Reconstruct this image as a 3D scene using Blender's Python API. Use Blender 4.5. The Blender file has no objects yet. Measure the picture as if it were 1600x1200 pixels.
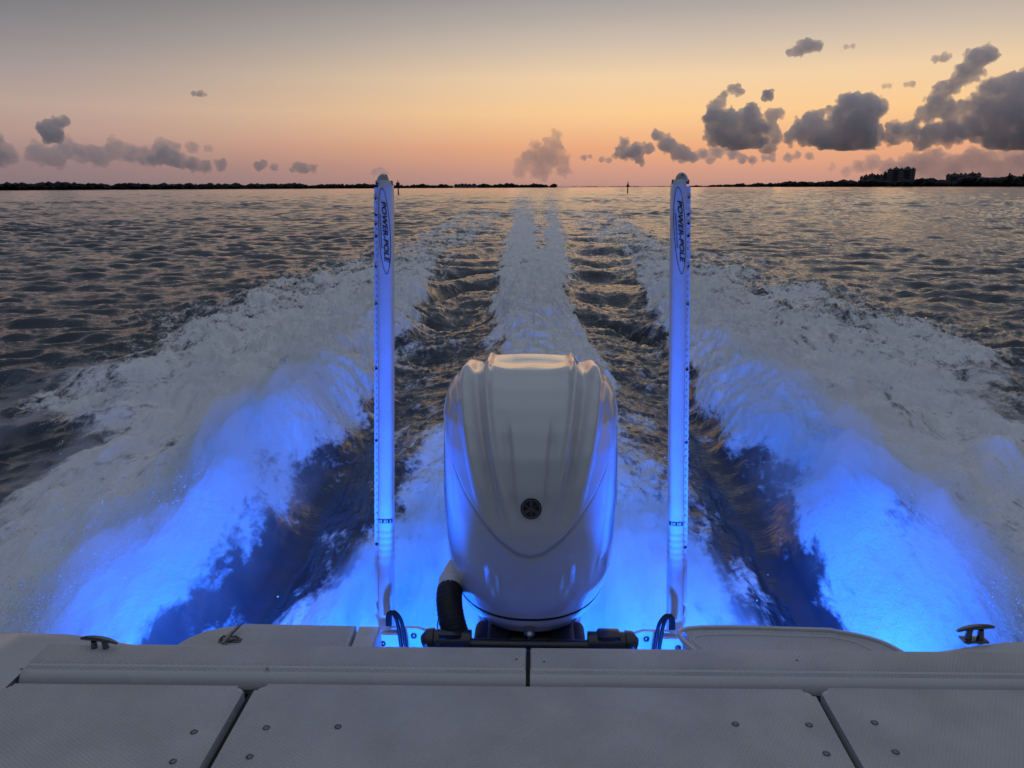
import bpy, bmesh, math, random
import numpy as np
from mathutils import Vector, Matrix, Euler

random.seed(7)
rng = np.random.default_rng(11)
scene = bpy.context.scene
C = scene.collection
R = math.radians
PI = math.pi

# ------------------------------------------------------------------ camera
F_PX = 1200.0                       # focal length in photo pixels (photo 1600 x 1200)
CAM_POS = Vector((0.015, 0.0, 2.3))
PITCH, YAW, ROLL = R(14.4), R(1.75), R(-0.2)
cam_rot = Matrix.Rotation(YAW, 4, 'Z') @ Matrix.Rotation(PI/2 - PITCH, 4, 'X') @ Matrix.Rotation(ROLL, 4, 'Z')
cam_data = bpy.data.cameras.new('camera')
cam_data.sensor_width = 36.0
cam_data.lens = 36.0 * F_PX / 1600.0
cam_data.clip_start = 0.05
cam_data.clip_end = 90000
cam = bpy.data.objects.new('camera', cam_data)
cam.matrix_world = Matrix.Translation(CAM_POS) @ cam_rot
C.objects.link(cam)
scene.camera = cam


def bearing(px, py):
    """unit world direction of a sight line measured on the photograph"""
    v = Vector(((px - 800) / F_PX, -(py - 600) / F_PX, -1.0))
    return (cam_rot.to_3x3() @ v).normalized()


def far_point(px, dist, z=0.0):
    """point on the water at a compass bearing and a distance"""
    b = bearing(px, 290)
    h = Vector((b.x, b.y, 0)).normalized() * dist
    return Vector((CAM_POS.x + h.x, h.y, z))


# ------------------------------------------------------------------ colour helpers
def lin(c):
    c = c / 255.0
    return c / 12.92 if c <= 0.04045 else ((c + 0.055) / 1.055) ** 2.4


def srgb(r, g, b):
    return (lin(r), lin(g), lin(b), 1.0)


# ------------------------------------------------------------------ numpy noise
def _hash(ix, iy, seed):
    h = (ix.astype(np.int64) * 374761393 + iy.astype(np.int64) * 668265263 + seed * 974634777) & 0xFFFFFFFF
    h = ((h ^ (h >> 13)) * 1274126177) & 0xFFFFFFFF
    h = h ^ (h >> 16)
    return (h & 0xFFFFFF).astype(np.float32) / np.float32(0xFFFFFF)


def pnoise(x, y, seed=0):
    ix = np.floor(x); iy = np.floor(y)
    fx = (x - ix).astype(np.float32); fy = (y - iy).astype(np.float32)
    out = None
    u = fx * fx * fx * (fx * (fx * 6 - 15) + 10)
    v = fy * fy * fy * (fy * (fy * 6 - 15) + 10)

    def g(dx, dy):
        a = _hash(ix + dx, iy + dy, seed) * np.float32(2 * PI)
        return np.cos(a) * (fx - dx) + np.sin(a) * (fy - dy)
    n00, n10, n01, n11 = g(0, 0), g(1, 0), g(0, 1), g(1, 1)
    return ((n00 * (1 - u) + n10 * u) * (1 - v) + (n01 * (1 - u) + n11 * u) * v) * 1.5


def fbm(x, y, octv, seed=0, gain=0.5, lac=2.03):
    s = 0; a = 1.0
    for i in range(octv):
        s = s + a * pnoise(x, y, seed + i * 17)
        x = x * lac + 3.7; y = y * lac - 1.3; a *= gain
    return s


def billow(x, y, octv, seed=0, gain=0.5, lac=2.03):
    s = 0; a = 1.0; t = 0
    for i in range(octv):
        s = s + a * (1.0 - 2.2 * np.abs(pnoise(x, y, seed + i * 17)))
        t += a
        x = x * lac + 3.7; y = y * lac - 1.3; a *= gain
    return s / t


def sstep(a, b, x):
    t = np.clip((x - a) / (b - a), 0, 1)
    return t * t * (3 - 2 * t)


def noise3(p, scale, seed=0):
    x, y, z = p[:, 0] * scale, p[:, 1] * scale, p[:, 2] * scale
    return (pnoise(x + 0.37 * z, y + 0.71 * z, seed) + pnoise(y - 0.6 * x, z + 0.2 * x, seed + 5) + pnoise(z, x + 9.1, seed + 9)) / 3


# ------------------------------------------------------------------ materials
def new_mat(name):
    m = bpy.data.materials.new(name)
    m.use_nodes = True
    nt = m.node_tree
    nt.nodes.clear()
    out = nt.nodes.new('ShaderNodeOutputMaterial')
    return m, nt, out


def N(nt, kind, **kw):
    n = nt.nodes.new(kind)
    for k, v in kw.items():
        if k.startswith('i_'):
            n.inputs[k[2:].replace('_', ' ')].default_value = v
        else:
            setattr(n, k, v)
    return n


def simple(name, col, rough=0.5, metal=0.0, coat=0.0, var=0.12, vscale=9.0, bump=0.0, bscale=60.0, rvar=0.12):
    m, nt, out = new_mat(name)
    b = N(nt, 'ShaderNodeBsdfPrincipled')
    b.inputs['Metallic'].default_value = metal
    b.inputs['Coat Weight'].default_value = coat
    b.inputs['Coat Roughness'].default_value = 0.12
    tc = N(nt, 'ShaderNodeTexCoord')
    no = N(nt, 'ShaderNodeTexNoise')
    no.inputs['Scale'].default_value = vscale
    no.inputs['Detail'].default_value = 6
    nt.links.new(tc.outputs['Object'], no.inputs['Vector'])
    mx = N(nt, 'ShaderNodeMix', data_type='RGBA', blend_type='MULTIPLY')
    mx.inputs[0].default_value = 1.0
    rp = N(nt, 'ShaderNodeMapRange')
    rp.inputs['From Min'].default_value = 0.3; rp.inputs['From Max'].default_value = 0.7
    rp.inputs['To Min'].default_value = 1 - var; rp.inputs['To Max'].default_value = 1.0
    nt.links.new(no.outputs['Fac'], rp.inputs['Value'])
    mx.inputs[6].default_value = (*col, 1)
    nt.links.new(rp.outputs[0], mx.inputs[7])
    nt.links.new(mx.outputs[2], b.inputs['Base Color'])
    rr = N(nt, 'ShaderNodeMapRange')
    rr.inputs['From Min'].default_value = 0.3; rr.inputs['From Max'].default_value = 0.7
    rr.inputs['To Min'].default_value = max(0.02, rough - rvar); rr.inputs['To Max'].default_value = min(1, rough + rvar)
    nt.links.new(no.outputs['Fac'], rr.inputs['Value'])
    nt.links.new(rr.outputs[0], b.inputs['Roughness'])
    if bump:
        n2 = N(nt, 'ShaderNodeTexNoise')
        n2.inputs['Scale'].default_value = bscale; n2.inputs['Detail'].default_value = 4
        nt.links.new(tc.outputs['Object'], n2.inputs['Vector'])
        bp = N(nt, 'ShaderNodeBump')
        bp.inputs['Strength'].default_value = bump; bp.inputs['Distance'].default_value = 0.01
        nt.links.new(n2.outputs['Fac'], bp.inputs['Height'])
        nt.links.new(bp.outputs[0], b.inputs['Normal'])
    nt.links.new(b.outputs[0], out.inputs['Surface'])
    return m


def nonskid_mat():
    m, nt, out = new_mat('nonskid_gelcoat')
    b = N(nt, 'ShaderNodeBsdfPrincipled')
    tc = N(nt, 'ShaderNodeTexCoord')
    big = N(nt, 'ShaderNodeTexNoise'); big.inputs['Scale'].default_value = 5; big.inputs['Detail'].default_value = 8
    nt.links.new(tc.outputs['Object'], big.inputs['Vector'])
    cr = N(nt, 'ShaderNodeValToRGB')
    cr.color_ramp.elements[0].position = 0.3; cr.color_ramp.elements[0].color = (0.46, 0.458, 0.455, 1)
    cr.color_ramp.elements[1].position = 0.62; cr.color_ramp.elements[1].color = (0.57, 0.567, 0.56, 1)
    nt.links.new(big.outputs['Fac'], cr.inputs['Fac'])
    fine = N(nt, 'ShaderNodeTexNoise'); fine.inputs['Scale'].default_value = 330; fine.inputs['Detail'].default_value = 2
    nt.links.new(tc.outputs['Object'], fine.inputs['Vector'])
    mx = N(nt, 'ShaderNodeMix', data_type='RGBA', blend_type='MULTIPLY'); mx.inputs[0].default_value = 1
    mr = N(nt, 'ShaderNodeMapRange'); mr.inputs['From Min'].default_value = .3; mr.inputs['From Max'].default_value = .7
    mr.inputs['To Min'].default_value = .84; mr.inputs['To Max'].default_value = 1.06
    nt.links.new(fine.outputs['Fac'], mr.inputs['Value'])
    nt.links.new(cr.outputs[0], mx.inputs[6]); nt.links.new(mr.outputs[0], mx.inputs[7])
    nt.links.new(mx.outputs[2], b.inputs['Base Color'])
    b.inputs['Roughness'].default_value = 0.55
    # moulded diamond grip pattern
    mp = N(nt, 'ShaderNodeMapping'); mp.inputs['Rotation'].default_value = (0, 0, R(32))
    nt.links.new(tc.outputs['Object'], mp.inputs['Vector'])
    w1 = N(nt, 'ShaderNodeTexWave'); w1.inputs['Scale'].default_value = 34; w1.bands_direction = 'X'; w1.inputs['Distortion'].default_value = 0.6
    w2 = N(nt, 'ShaderNodeTexWave'); w2.inputs['Scale'].default_value = 34; w2.bands_direction = 'Y'; w2.inputs['Distortion'].default_value = 0.6
    nt.links.new(mp.outputs[0], w1.inputs['Vector']); nt.links.new(mp.outputs[0], w2.inputs['Vector'])
    mul = N(nt, 'ShaderNodeMath', operation='MULTIPLY')
    nt.links.new(w1.outputs['Fac'], mul.inputs[0]); nt.links.new(w2.outputs['Fac'], mul.inputs[1])
    add = N(nt, 'ShaderNodeMath', operation='ADD')
    nt.links.new(mul.outputs[0], add.inputs[0]); nt.links.new(fine.outputs['Fac'], add.inputs[1])
    bp = N(nt, 'ShaderNodeBump'); bp.inputs['Strength'].default_value = .85; bp.inputs['Distance'].default_value = 0.0024
    nt.links.new(add.outputs[0], bp.inputs['Height'])
    nt.links.new(bp.outputs[0], b.inputs['Normal'])
    nt.links.new(b.outputs[0], out.inputs['Surface'])
    return m


M = {}
M['nonskid'] = nonskid_mat()
M['gelcoat'] = simple('gelcoat', (.54, .535, .53), .28, coat=.5, var=.08, vscale=4)
M['cowl'] = simple('cowl_paint', (.66, .665, .67), .13, coat=.8, var=.05, vscale=3, rvar=.05)
M['pole'] = simple('pole_paint', (.78, .78, .78), .38, coat=.15, var=.10, vscale=14, bump=.05)
M['black'] = simple('black_rubber', (.012, .012, .013), .5, var=.3)
M['black_gloss'] = simple('black_gloss', (.010, .010, .012), .22, coat=.4, var=.2)
M['hose'] = simple('black_hose', (.006, .006, .007), .65, var=.2)
M['steel'] = simple('stainless_steel', (.42, .42, .43), .28, metal=1.0, var=.2)
M['screw'] = simple('screw_steel', (.22, .22, .23), .22, metal=1.0, var=.3, vscale=200)
M['ink'] = simple('decal_ink', (.010, .010, .016), .5, var=.1)
M['ink_grey'] = simple('decal_grey', (.02, .02, .028), .5, var=.1)
M['silver'] = simple('emblem_silver', (.30, .30, .31), .3, metal=.8, var=.1)
M['red'] = simple('red_plastic', (.35, .02, .015), .4, var=.1)
M['seam'] = simple('seam_rubber_gap_shade', (.02, .021, .025), .7, var=.1)


# ------------------------------------------------------------------ object helpers
def tag(o, label=None, cat=None, group=None, kind=None):
    if label: o['label'] = label
    if cat: o['category'] = cat
    if group: o['group'] = group
    if kind: o['kind'] = kind
    return o


def empty(name, loc, label=None, cat=None, group=None):
    o = bpy.data.objects.new(name, None)
    o.empty_display_size = 0.2
    o.location = loc
    C.objects.link(o)
    return tag(o, label, cat, group)


def finish(name, bm, mat, parent=None, smooth=True, angle=38):
    me = bpy.data.meshes.new(name)
    bmesh.ops.recalc_face_normals(bm, faces=bm.faces)
    bm.to_mesh(me); bm.free()
    me.materials.append(mat)
    o = bpy.data.objects.new(name, me)
    C.objects.link(o)
    if smooth:
        me.polygons.foreach_set('use_smooth', [True] * len(me.polygons))
        me.set_sharp_from_angle(angle=R(angle))
    if parent is not None:
        o.parent = parent
        # parts are modelled in world metres; take the parent's place off again
        o.matrix_parent_inverse = Matrix.Translation(parent_world(parent)).inverted()
    return o


def parent_world(p):
    v = Vector(p.location)
    q = p.parent
    if q is not None:
        v = parent_world(q) if p.type == 'MESH' else v
    return v if p.type != 'MESH' else (parent_world(p.parent) if p.parent else v)


def reparent_fix(o, parent):
    o.parent = parent
    o.matrix_parent_inverse = Matrix.Identity(4)


def raw_mesh(name, verts, faces, mat, parent=None, smooth=True):
    me = bpy.data.meshes.new(name)
    me.from_pydata([tuple(v) for v in verts], [], [tuple(f) for f in faces])
    me.materials.append(mat)
    me.validate()
    me.update()
    o = bpy.data.objects.new(name, me)
    C.objects.link(o)
    if smooth:
        me.polygons.foreach_set('use_smooth', [True] * len(me.polygons))
    return o


def box(bm, x0, x1, y0, y1, z0, z1, bev=0.0, seg=2):
    r = bmesh.ops.create_cube(bm, size=1)
    vs = r['verts']
    for v in vs:
        v.co = Vector(((x0 + x1) / 2 + v.co.x * (x1 - x0), (y0 + y1) / 2 + v.co.y * (y1 - y0), (z0 + z1) / 2 + v.co.z * (z1 - z0)))
    if bev:
        es = set(e for v in vs for e in v.link_edges)
        bmesh.ops.bevel(bm, geom=list(es), offset=bev, segments=seg, profile=.5, affect='EDGES')


def prism(bm, poly, z0, z1, bev=0.0, seg=3, bottom=False):
    """plan polygon pushed up from z0 to z1, top rim rounded"""
    lo = [bm.verts.new((x, y, z0)) for x, y in poly]
    hi = [bm.verts.new((x, y, z1)) for x, y in poly]
    n = len(poly)
    bm.faces.new(lo[::-1]); top = bm.faces.new(hi)
    for i in range(n):
        bm.faces.new((lo[i], lo[(i + 1) % n], hi[(i + 1) % n], hi[i]))
    if bev:
        bmesh.ops.bevel(bm, geom=list(top.edges), offset=bev, segments=seg, profile=.5, affect='EDGES')


def rounded(x0, x1, y0, y1, rs, n=8):
    """plan rectangle, rs = corner radii (x0y0, x1y0, x1y1, x0y1)"""
    pts = []
    cs = [(x0, y0, 180), (x1, y0, 270), (x1, y1, 0), (x0, y1, 90)]
    for (cx, cy, a0), r in zip(cs, rs):
        if r <= 0:
            pts.append((cx, cy)); continue
        ox = cx + (r if cx == x0 else -r); oy = cy + (r if cy == y0 else -r)
        for k in range(n + 1):
            a = R(a0 + 90 * k / n)
            pts.append((ox + r * math.cos(a), oy + r * math.sin(a)))
    return pts


def tube(bm, pts, rad, seg=12, cap=True):
    pts = [Vector(p) for p in pts]
    rads = rad if isinstance(rad, (list, tuple)) else [rad] * len(pts)
    rings = []
    up = Vector((0, 0, 1))
    prev = None
    for i, p in enumerate(pts):
        t = (pts[min(i + 1, len(pts) - 1)] - pts[max(i - 1, 0)]).normalized()
        if prev is None:
            a = t.cross(up)
            if a.length < 1e-3: a = t.cross(Vector((0, 1, 0)))
            a.normalize()
        else:
            a = (prev - t * prev.dot(t)).normalized()
        prev = a
        b = t.cross(a)
        rings.append([bm.verts.new(p + (a * math.cos(2 * PI * k / seg) + b * math.sin(2 * PI * k / seg)) * rads[i]) for k in range(seg)])
    for r0, r1 in zip(rings, rings[1:]):
        for k in range(seg):
            bm.faces.new((r0[k], r0[(k + 1) % seg], r1[(k + 1) % seg], r1[k]))
    if cap:
        bm.faces.new(rings[0][::-1]); bm.faces.new(rings[-1])


def spline(pts, n=12):
    pts = [Vector(p) for p in pts]
    P = [pts[0]] + pts + [pts[-1]]
    out = []
    for i in range(1, len(P) - 2):
        for k in range(n):
            t = k / n
            p0, p1, p2, p3 = P[i - 1], P[i], P[i + 1], P[i + 2]
            out.append(0.5 * ((2 * p1) + (p2 - p0) * t + (2 * p0 - 5 * p1 + 4 * p2 - p3) * t * t + (-p0 + 3 * p1 - 3 * p2 + p3) * t ** 3))
    out.append(pts[-1])
    return out


def dome(bm, c, r, h, seg=12, axis=(0, 0, 1)):
    """round screw head with a shallow slot"""
    c = Vector(c); ax = Vector(axis).normalized()
    q = Vector((0, 0, 1)).rotation_difference(ax).to_matrix()
    rings = []
    for k in range(5):
        a = k / 4 * PI / 2
        rr, zz = r * math.cos(a), h * math.sin(a)
        if k == 4:
            top = bm.verts.new(c + q @ Vector((0, 0, h * .82)))
            break
        rings.append([bm.verts.new(c + q @ Vector((rr * math.cos(2 * PI * j / seg), rr * math.sin(2 * PI * j / seg), zz))) for j in range(seg)])
    bm.faces.new(rings[0][::-1])
    for r0, r1 in zip(rings, rings[1:]):
        for j in range(seg):
            bm.faces.new((r0[j], r0[(j + 1) % seg], r1[(j + 1) % seg], r1[j]))
    for j in range(seg):
        bm.faces.new((rings[-1][j], rings[-1][(j + 1) % seg], top))


# ------------------------------------------------------------------ world
def build_world():
    w = bpy.data.worlds.new('World')
    scene.world = w
    w.use_nodes = True
    nt = w.node_tree
    nt.nodes.clear()
    out = nt.nodes.new('ShaderNodeOutputWorld')
    bg = nt.nodes.new('ShaderNodeBackground')
    nt.links.new(bg.outputs[0], out.inputs[0])
    tc = N(nt, 'ShaderNodeTexCoord')
    sp = N(nt, 'ShaderNodeSeparateXYZ')
    nt.links.new(tc.outputs['Generated'], sp.inputs[0])
    asn = N(nt, 'ShaderNodeMath', operation='ARCSINE')
    nt.links.new(sp.outputs['Z'], asn.inputs[0])
    el = N(nt, 'ShaderNodeMapRange')            # elevation 0..60 deg -> 0..1, eased so that the low sky has room
    el.inputs['From Min'].default_value = 0; el.inputs['From Max'].default_value = R(60)
    nt.links.new(asn.outputs[0], el.inputs['Value'])
    pw = N(nt, 'ShaderNodeMath', operation='POWER'); pw.inputs[1].default_value = 0.5
    nt.links.new(el.outputs[0], pw.inputs[0])
    # azimuth away from the afterglow
    az = N(nt, 'ShaderNodeMath', operation='ARCTAN2')
    nt.links.new(sp.outputs['X'], az.inputs[0]); nt.links.new(sp.outputs['Y'], az.inputs[1])
    sub = N(nt, 'ShaderNodeMath', operation='SUBTRACT'); sub.inputs[1].default_value = R(SUN_AZ)
    nt.links.new(az.outputs[0], sub.inputs[0])
    wr = N(nt, 'ShaderNodeMath', operation='WRAP'); wr.inputs[1].default_value = PI; wr.inputs[2].default_value = -PI
    nt.links.new(sub.outputs[0], wr.inputs[0])
    ab = N(nt, 'ShaderNodeMath', operation='ABSOLUTE'); nt.links.new(wr.outputs[0], ab.inputs[0])

    def ramp(stops):
        r = N(nt, 'ShaderNodeValToRGB')
        cr = r.color_ramp
        cr.interpolation = 'B_SPLINE' if False else 'EASE' if False else 'LINEAR'
        while len(cr.elements) < len(stops):
            cr.elements.new(0.5)
        for e, (deg, c) in zip(cr.elements, stops):
            e.position = math.sqrt(deg / 60.0)
            e.color = srgb(*c)
        nt.links.new(pw.outputs[0], r.inputs['Fac'])
        return r
    A = ramp(SKY_A); B = ramp(SKY_B); Cc = ramp(SKY_C)
    f1 = N(nt, 'ShaderNodeMapRange', interpolation_type='SMOOTHSTEP'); f1.inputs['From Min'].default_value = R(8); f1.inputs['From Max'].default_value = R(54)
    nt.links.new(ab.outputs[0], f1.inputs['Value'])
    f2 = N(nt, 'ShaderNodeMapRange', interpolation_type='SMOOTHSTEP'); f2.inputs['From Min'].default_value = R(45); f2.inputs['From Max'].default_value = R(120)
    nt.links.new(ab.outputs[0], f2.inputs['Value'])
    m1 = N(nt, 'ShaderNodeMix', data_type='RGBA'); m2 = N(nt, 'ShaderNodeMix', data_type='RGBA')
    nt.links.new(f1.outputs[0], m1.inputs[0]); nt.links.new(A.outputs[0], m1.inputs[6]); nt.links.new(B.outputs[0], m1.inputs[7])
    nt.links.new(f2.outputs[0], m2.inputs[0]); nt.links.new(m1.outputs[2], m2.inputs[6]); nt.links.new(Cc.outputs[0], m2.inputs[7])
    # physical twilight sky under it, low and dim
    sky = N(nt, 'ShaderNodeTexSky', sky_type='NISHITA')
    sky.sun_disc = False
    sky.sun_elevation = R(1.0); sky.sun_rotation = R(SUN_AZ)
    sc = N(nt, 'ShaderNodeMix', data_type='RGBA', blend_type='ADD'); sc.inputs[0].default_value = 0.002
    nt.links.new(m2.outputs[2], sc.inputs[6]); nt.links.new(sky.outputs[0], sc.inputs[7])
    nt.links.new(sc.outputs[2], bg.inputs['Color'])
    bg.inputs['Strength'].default_value = 1.0


SUN_AZ = 16.0
SKY_A = [(0, (172, 138, 134)), (1.0, (204, 152, 134)), (2.6, (232, 168, 128)), (5.0, (249, 203, 148)), (7.3, (240, 208, 168)),
         (9.5, (206, 189, 172)), (12.5, (160, 156, 157)), (18, (130, 135, 149)), (32, (112, 121, 136)), (60, (154, 162, 178))]
SKY_B = [(0, (122, 112, 120)), (1.5, (146, 124, 127)), (3.2, (178, 149, 142)), (5, (185, 161, 152)), (7, (164, 151, 150)),
         (9.5, (136, 133, 137)), (12.5, (108, 109, 115)), (20, (80, 87, 100)), (35, (88, 97, 113)), (60, (152, 160, 176))]
SKY_C = [(0, (46, 54, 70)), (3, (48, 56, 72)), (6, (50, 58, 74)), (10, (52, 62, 78)), (15, (54, 65, 82)),
         (22, (60, 71, 89)), (30, (74, 84, 102)), (40, (100, 110, 128)), (50, (128, 138, 156)), (60, (150, 158, 174))]
build_world()

sun_d = bpy.data.lights.new('sun', 'SUN')
sun_d.energy = 0.03
sun_d.angle = R(36)
sun_d.color = (1.0, 0.78, 0.58)
sun = bpy.data.objects.new('sun', sun_d)
d = -Vector((math.sin(R(SUN_AZ)) * math.cos(R(4)), math.cos(R(SUN_AZ)) * math.cos(R(4)), math.sin(R(4))))
sun.rotation_euler = d.to_track_quat('-Z', 'Y').to_euler()
sun.location = (2, 20, 12)
C.objects.link(sun)

# ------------------------------------------------------------------ water
TR = 2.5                     # the transom's distance aft of the camera
_wr = np.random.default_rng(5)
WAVES = []
for i in range(90):
    lam = 0.22 * (11.0 ** (_wr.random() ** 1.15))
    th = _wr.normal(0, R(34)) + R(168)           # running towards the boat
    WAVES.append((lam, math.sin(th), math.cos(th), _wr.random() * 2 * PI))


def track(x, y):
    """the wake wanders a little and is never quite the same on both sides"""
    y = np.asarray(y)
    return x - 0.10 * pnoise(y * 0.10, y * 0 + np.sign(x) * 3.3, 3) * sstep(3, 14, y)


def surface(x, y, s):
    """height of the water and how foamy it is, at plan points with mesh spacing s"""
    side = np.sign(x)
    xt = track(x, y)
    r = np.abs(xt)
    d = np.maximum(y - TR, 0.0)
    # --- open water chop
    chop = np.zeros_like(x)
    for lam, sx, cy, ph in WAVES:
        k = 2 * PI / lam
        att = np.clip(1.6 - 1.6 * (s * 3.0 / lam), 0, 1)
        w = np.sin(k * (x * sx + y * cy) + ph)
        chop += (0.080 if lam < .9 else 0.038) * lam / (2 * PI) * att * (w + 0.22 * np.cos(2 * (k * (x * sx + y * cy) + ph)))
    for lam in (.5, 1.0, 2.0, 4.0, 8.0, 16.0, 32.0):     # steep little seas too small for the sum above
        w = np.exp(-(np.log2(lam / (3.0 * s)) / .8) ** 2) * sstep(.03, .16, s)
        if w.max() > .01:
            chop += w * min(.12 * lam, .26) * fbm(x / (1.9 * lam), y / lam, 2, int(lam * 100))
    gust = 0.75 + 0.5 * pnoise(x * .06, y * .035, 77)
    chop *= gust
    # --- foam zones
    wob = 0.35 * fbm(x * .9, y * .45, 3, 21)
    wob2 = fbm(x * .33 + 9, y * .22, 3, 41)
    ro = np.interp(y, [0, 3.5, 6, 8, 12, 20, 30, 50, 90], [2.6, 3.3, 4.8, 5.9, 7.2, 7.5, 6.7, 6.4, 7.0]) + wob2 * 1.0 + wob * .8
    rin = np.interp(y, [0, 3, 5, 9, 14, 22, 30], [1.68, 1.70, 1.75, 1.82, 2.05, 2.7, 3.2]) + 0.22 * wob + 0.25 * pnoise(y * .8, side * 5.0 + y * 0, 8)
    q = (r - rin) / np.maximum(ro - rin, .3)
    nearo = sstep(11, 5, y)
    amp_o = np.interp(y, [2, 5, 9, 14, 20, 28, 40, 70, 110], [1., 1., .97, .86, .66, .48, .34, .2, 0.])
    so = fbm((xt - .16 * side * y) * 2.0, y * .40, 4, 143) * nearo
    f_out = sstep(-.14, .30, r - rin + .20 * so) * (1 - 0.26 * sstep(.1, .6, q) - .70 * sstep(0.6, 1.15, q)) * amp_o * (1 + .35 * fbm(x * .7, y * .4, 3, 151) * sstep(.1, .4, q))
    ww = np.interp(y, [2.5, 4.0, 5.5, 7, 10, 18, 26, 50, 120, 400, 1500], [1.40, 1.34, 1.22, 1.0, .74, .88, 1.15, 1.9, 4.5, 11, 30]) * (1 + .5 * wob)
    amp_w = np.interp(y, [2, 4.4, 5.6, 6.8, 8.5, 12, 20, 30, 50, 90, 200, 600, 1500], [1., .95, .72, .66, 1., 1.05, 1.0, .9, .74, .56, .36, .22, 0.])
    lane = 1 - .55 * sstep(16, 34, y) * np.exp(-((xt / ww - .15) / .26) ** 2) - .30 * sstep(20, 50, y) * np.exp(-((r / ww - 1.0) / .25) ** 2)
    brk = fbm(x * 1.1 / (1 + y * .015), y * .55 / (1 + y * .02), 4, 131)
    nearw = sstep(8.5, 4, y)
    strk = fbm((x - .12 * side * y) * 2.6, y * .45, 4, 133)
    f_w = sstep(1.30 + .22 * nearw, 0.62 - .1 * nearw, r / ww + .28 * brk + .30 * nearw * strk) * amp_w * np.clip(lane + .35 * brk * sstep(8, 24, y), 0, 1.1)
    # speckle between wash and spray
    f_mid = np.interp(y, [2, 5, 7, 11, 16, 24, 40, 70, 120], [.34, .42, .54, .48, .28, .30, .40, .30, 0]) * sstep(3.4 + .06 * y, 2.2 + .04 * y, r) * (.55 + .75 * sstep(1.4, 3.6, r))
    # outer rim of the V
    rv = 3.0 + 0.046 * y
    f_v = np.exp(-((r - rv) / (0.55 + .012 * y)) ** 2) * np.interp(y, [14, 22, 40, 80, 140], [0, .5, .62, .4, 0])
    patch = 0.5 + 0.5 * fbm(x * .8, y * .5, 3, 91)
    trough = np.exp(-((r - 1.55) / .20) ** 2) * sstep(10.5, 4.5, y)
    foam = np.maximum.reduce([f_out, f_w, f_mid * (.45 + 1.0 * patch), f_v * (.4 + patch)])
    foam = foam * (1 - 0.55 * trough * sstep(1.25, 1.5, r))
    # --- wake shapes
    inside = sstep(1.15, 0.75, r / np.maximum(ro, rv))
    h = chop * (1 - 0.62 * inside * sstep(60, 20, y) - .2 * inside)
    h = h - 0.17 * np.exp(-((r - 1.58) / .27) ** 2) * np.exp(-d / 7)
    hs = np.interp(d, [0, 1, 3, 6, 10, 16, 24, 40], [.20, .34, .46, .42, .28, .13, .06, 0])
    hs = hs * (1 + .55 * pnoise(y * .55, side * 7.1 + y * 0, 15))
    sg = r - rin + .08
    L = 0.75 + .10 * d
    h = h + hs * sstep(-.1, .75, sg) * np.exp(-np.maximum(sg - .62, 0) / L)
    hw = np.interp(d, [0, 1, 2.5, 5, 9, 15, 30, 60], [-.20, -.12, .02, .26, .36, .24, .11, .0])
    h = h + hw * np.exp(-(r / (ww * .95)) ** 2)
    # feathered waves rolling off the wash
    ph = 2 * PI * (y + .85 * r + 2.0 * fbm(x * .33 + side * 4, y * .22, 3, 61)) / (3.0 + .02 * y + .3 * side)
    fe = sstep(.55, 1.2, r / ww * .8) * sstep(1.25, .8, r / np.maximum(rv, 1)) * np.interp(y, [7, 10, 16, 30, 60], [0, .6, 1, .9, 0])
    att = np.clip(1.5 - s * 2, 0, 1)
    h = h + np.interp(y, [7, 12, 30], [.06, .12, .12]) * fe * att * (1 + .9 * pnoise(x * .5 + 31, y * .25, 63)) * (np.sin(ph) + .3 * np.cos(2 * ph))
    h = h + f_v * .16 * att
    # --- broken lumps of foam and the tearing streaks beside the hull
    near = sstep(15, 6, y)
    st = 1.0 - .78 * near                             # drawn out along the boat's way close in
    xs_ = x - .14 * side * y * near
    lump = billow(xs_ * 1.25, y * 1.25 * st, 5, 31, .64) + .35 * fbm(xs_ * 5.3, y * 5.3 * st, 3, 51)
    fine = fbm(xs_ * 13, y * 13 * st, 3, 71)
    af = np.clip(1.4 - s * 4, 0, 1)
    la = np.interp(y, [2, 4, 7, 14, 30], [.012, .03, .11, .24, .20])
    h = h + f_out * sstep(.1, .5, q) * .26 * fbm((x - .2 * side * y) * 1.0, y * .55, 3, 401, .6) * sstep(2.5, 6, y)
    h = h + foam * la * lump * (0.5 + af * .5) + foam * np.interp(y, [3, 6, 10, 16], [.010, .014, .026, .042]) * fine * np.clip(1.3 - s * 12, 0, 1)
    mid = fbm(x * 3.1, y * 3.1 * st, 4, 101) * .022 + fbm(x * 9, y * 9 * st, 2, 111) * .006
    h = h + mid * (1 - foam) * inside * sstep(40, 12, y) * (1 - .6 * trough) * af
    return h, foam


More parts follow.
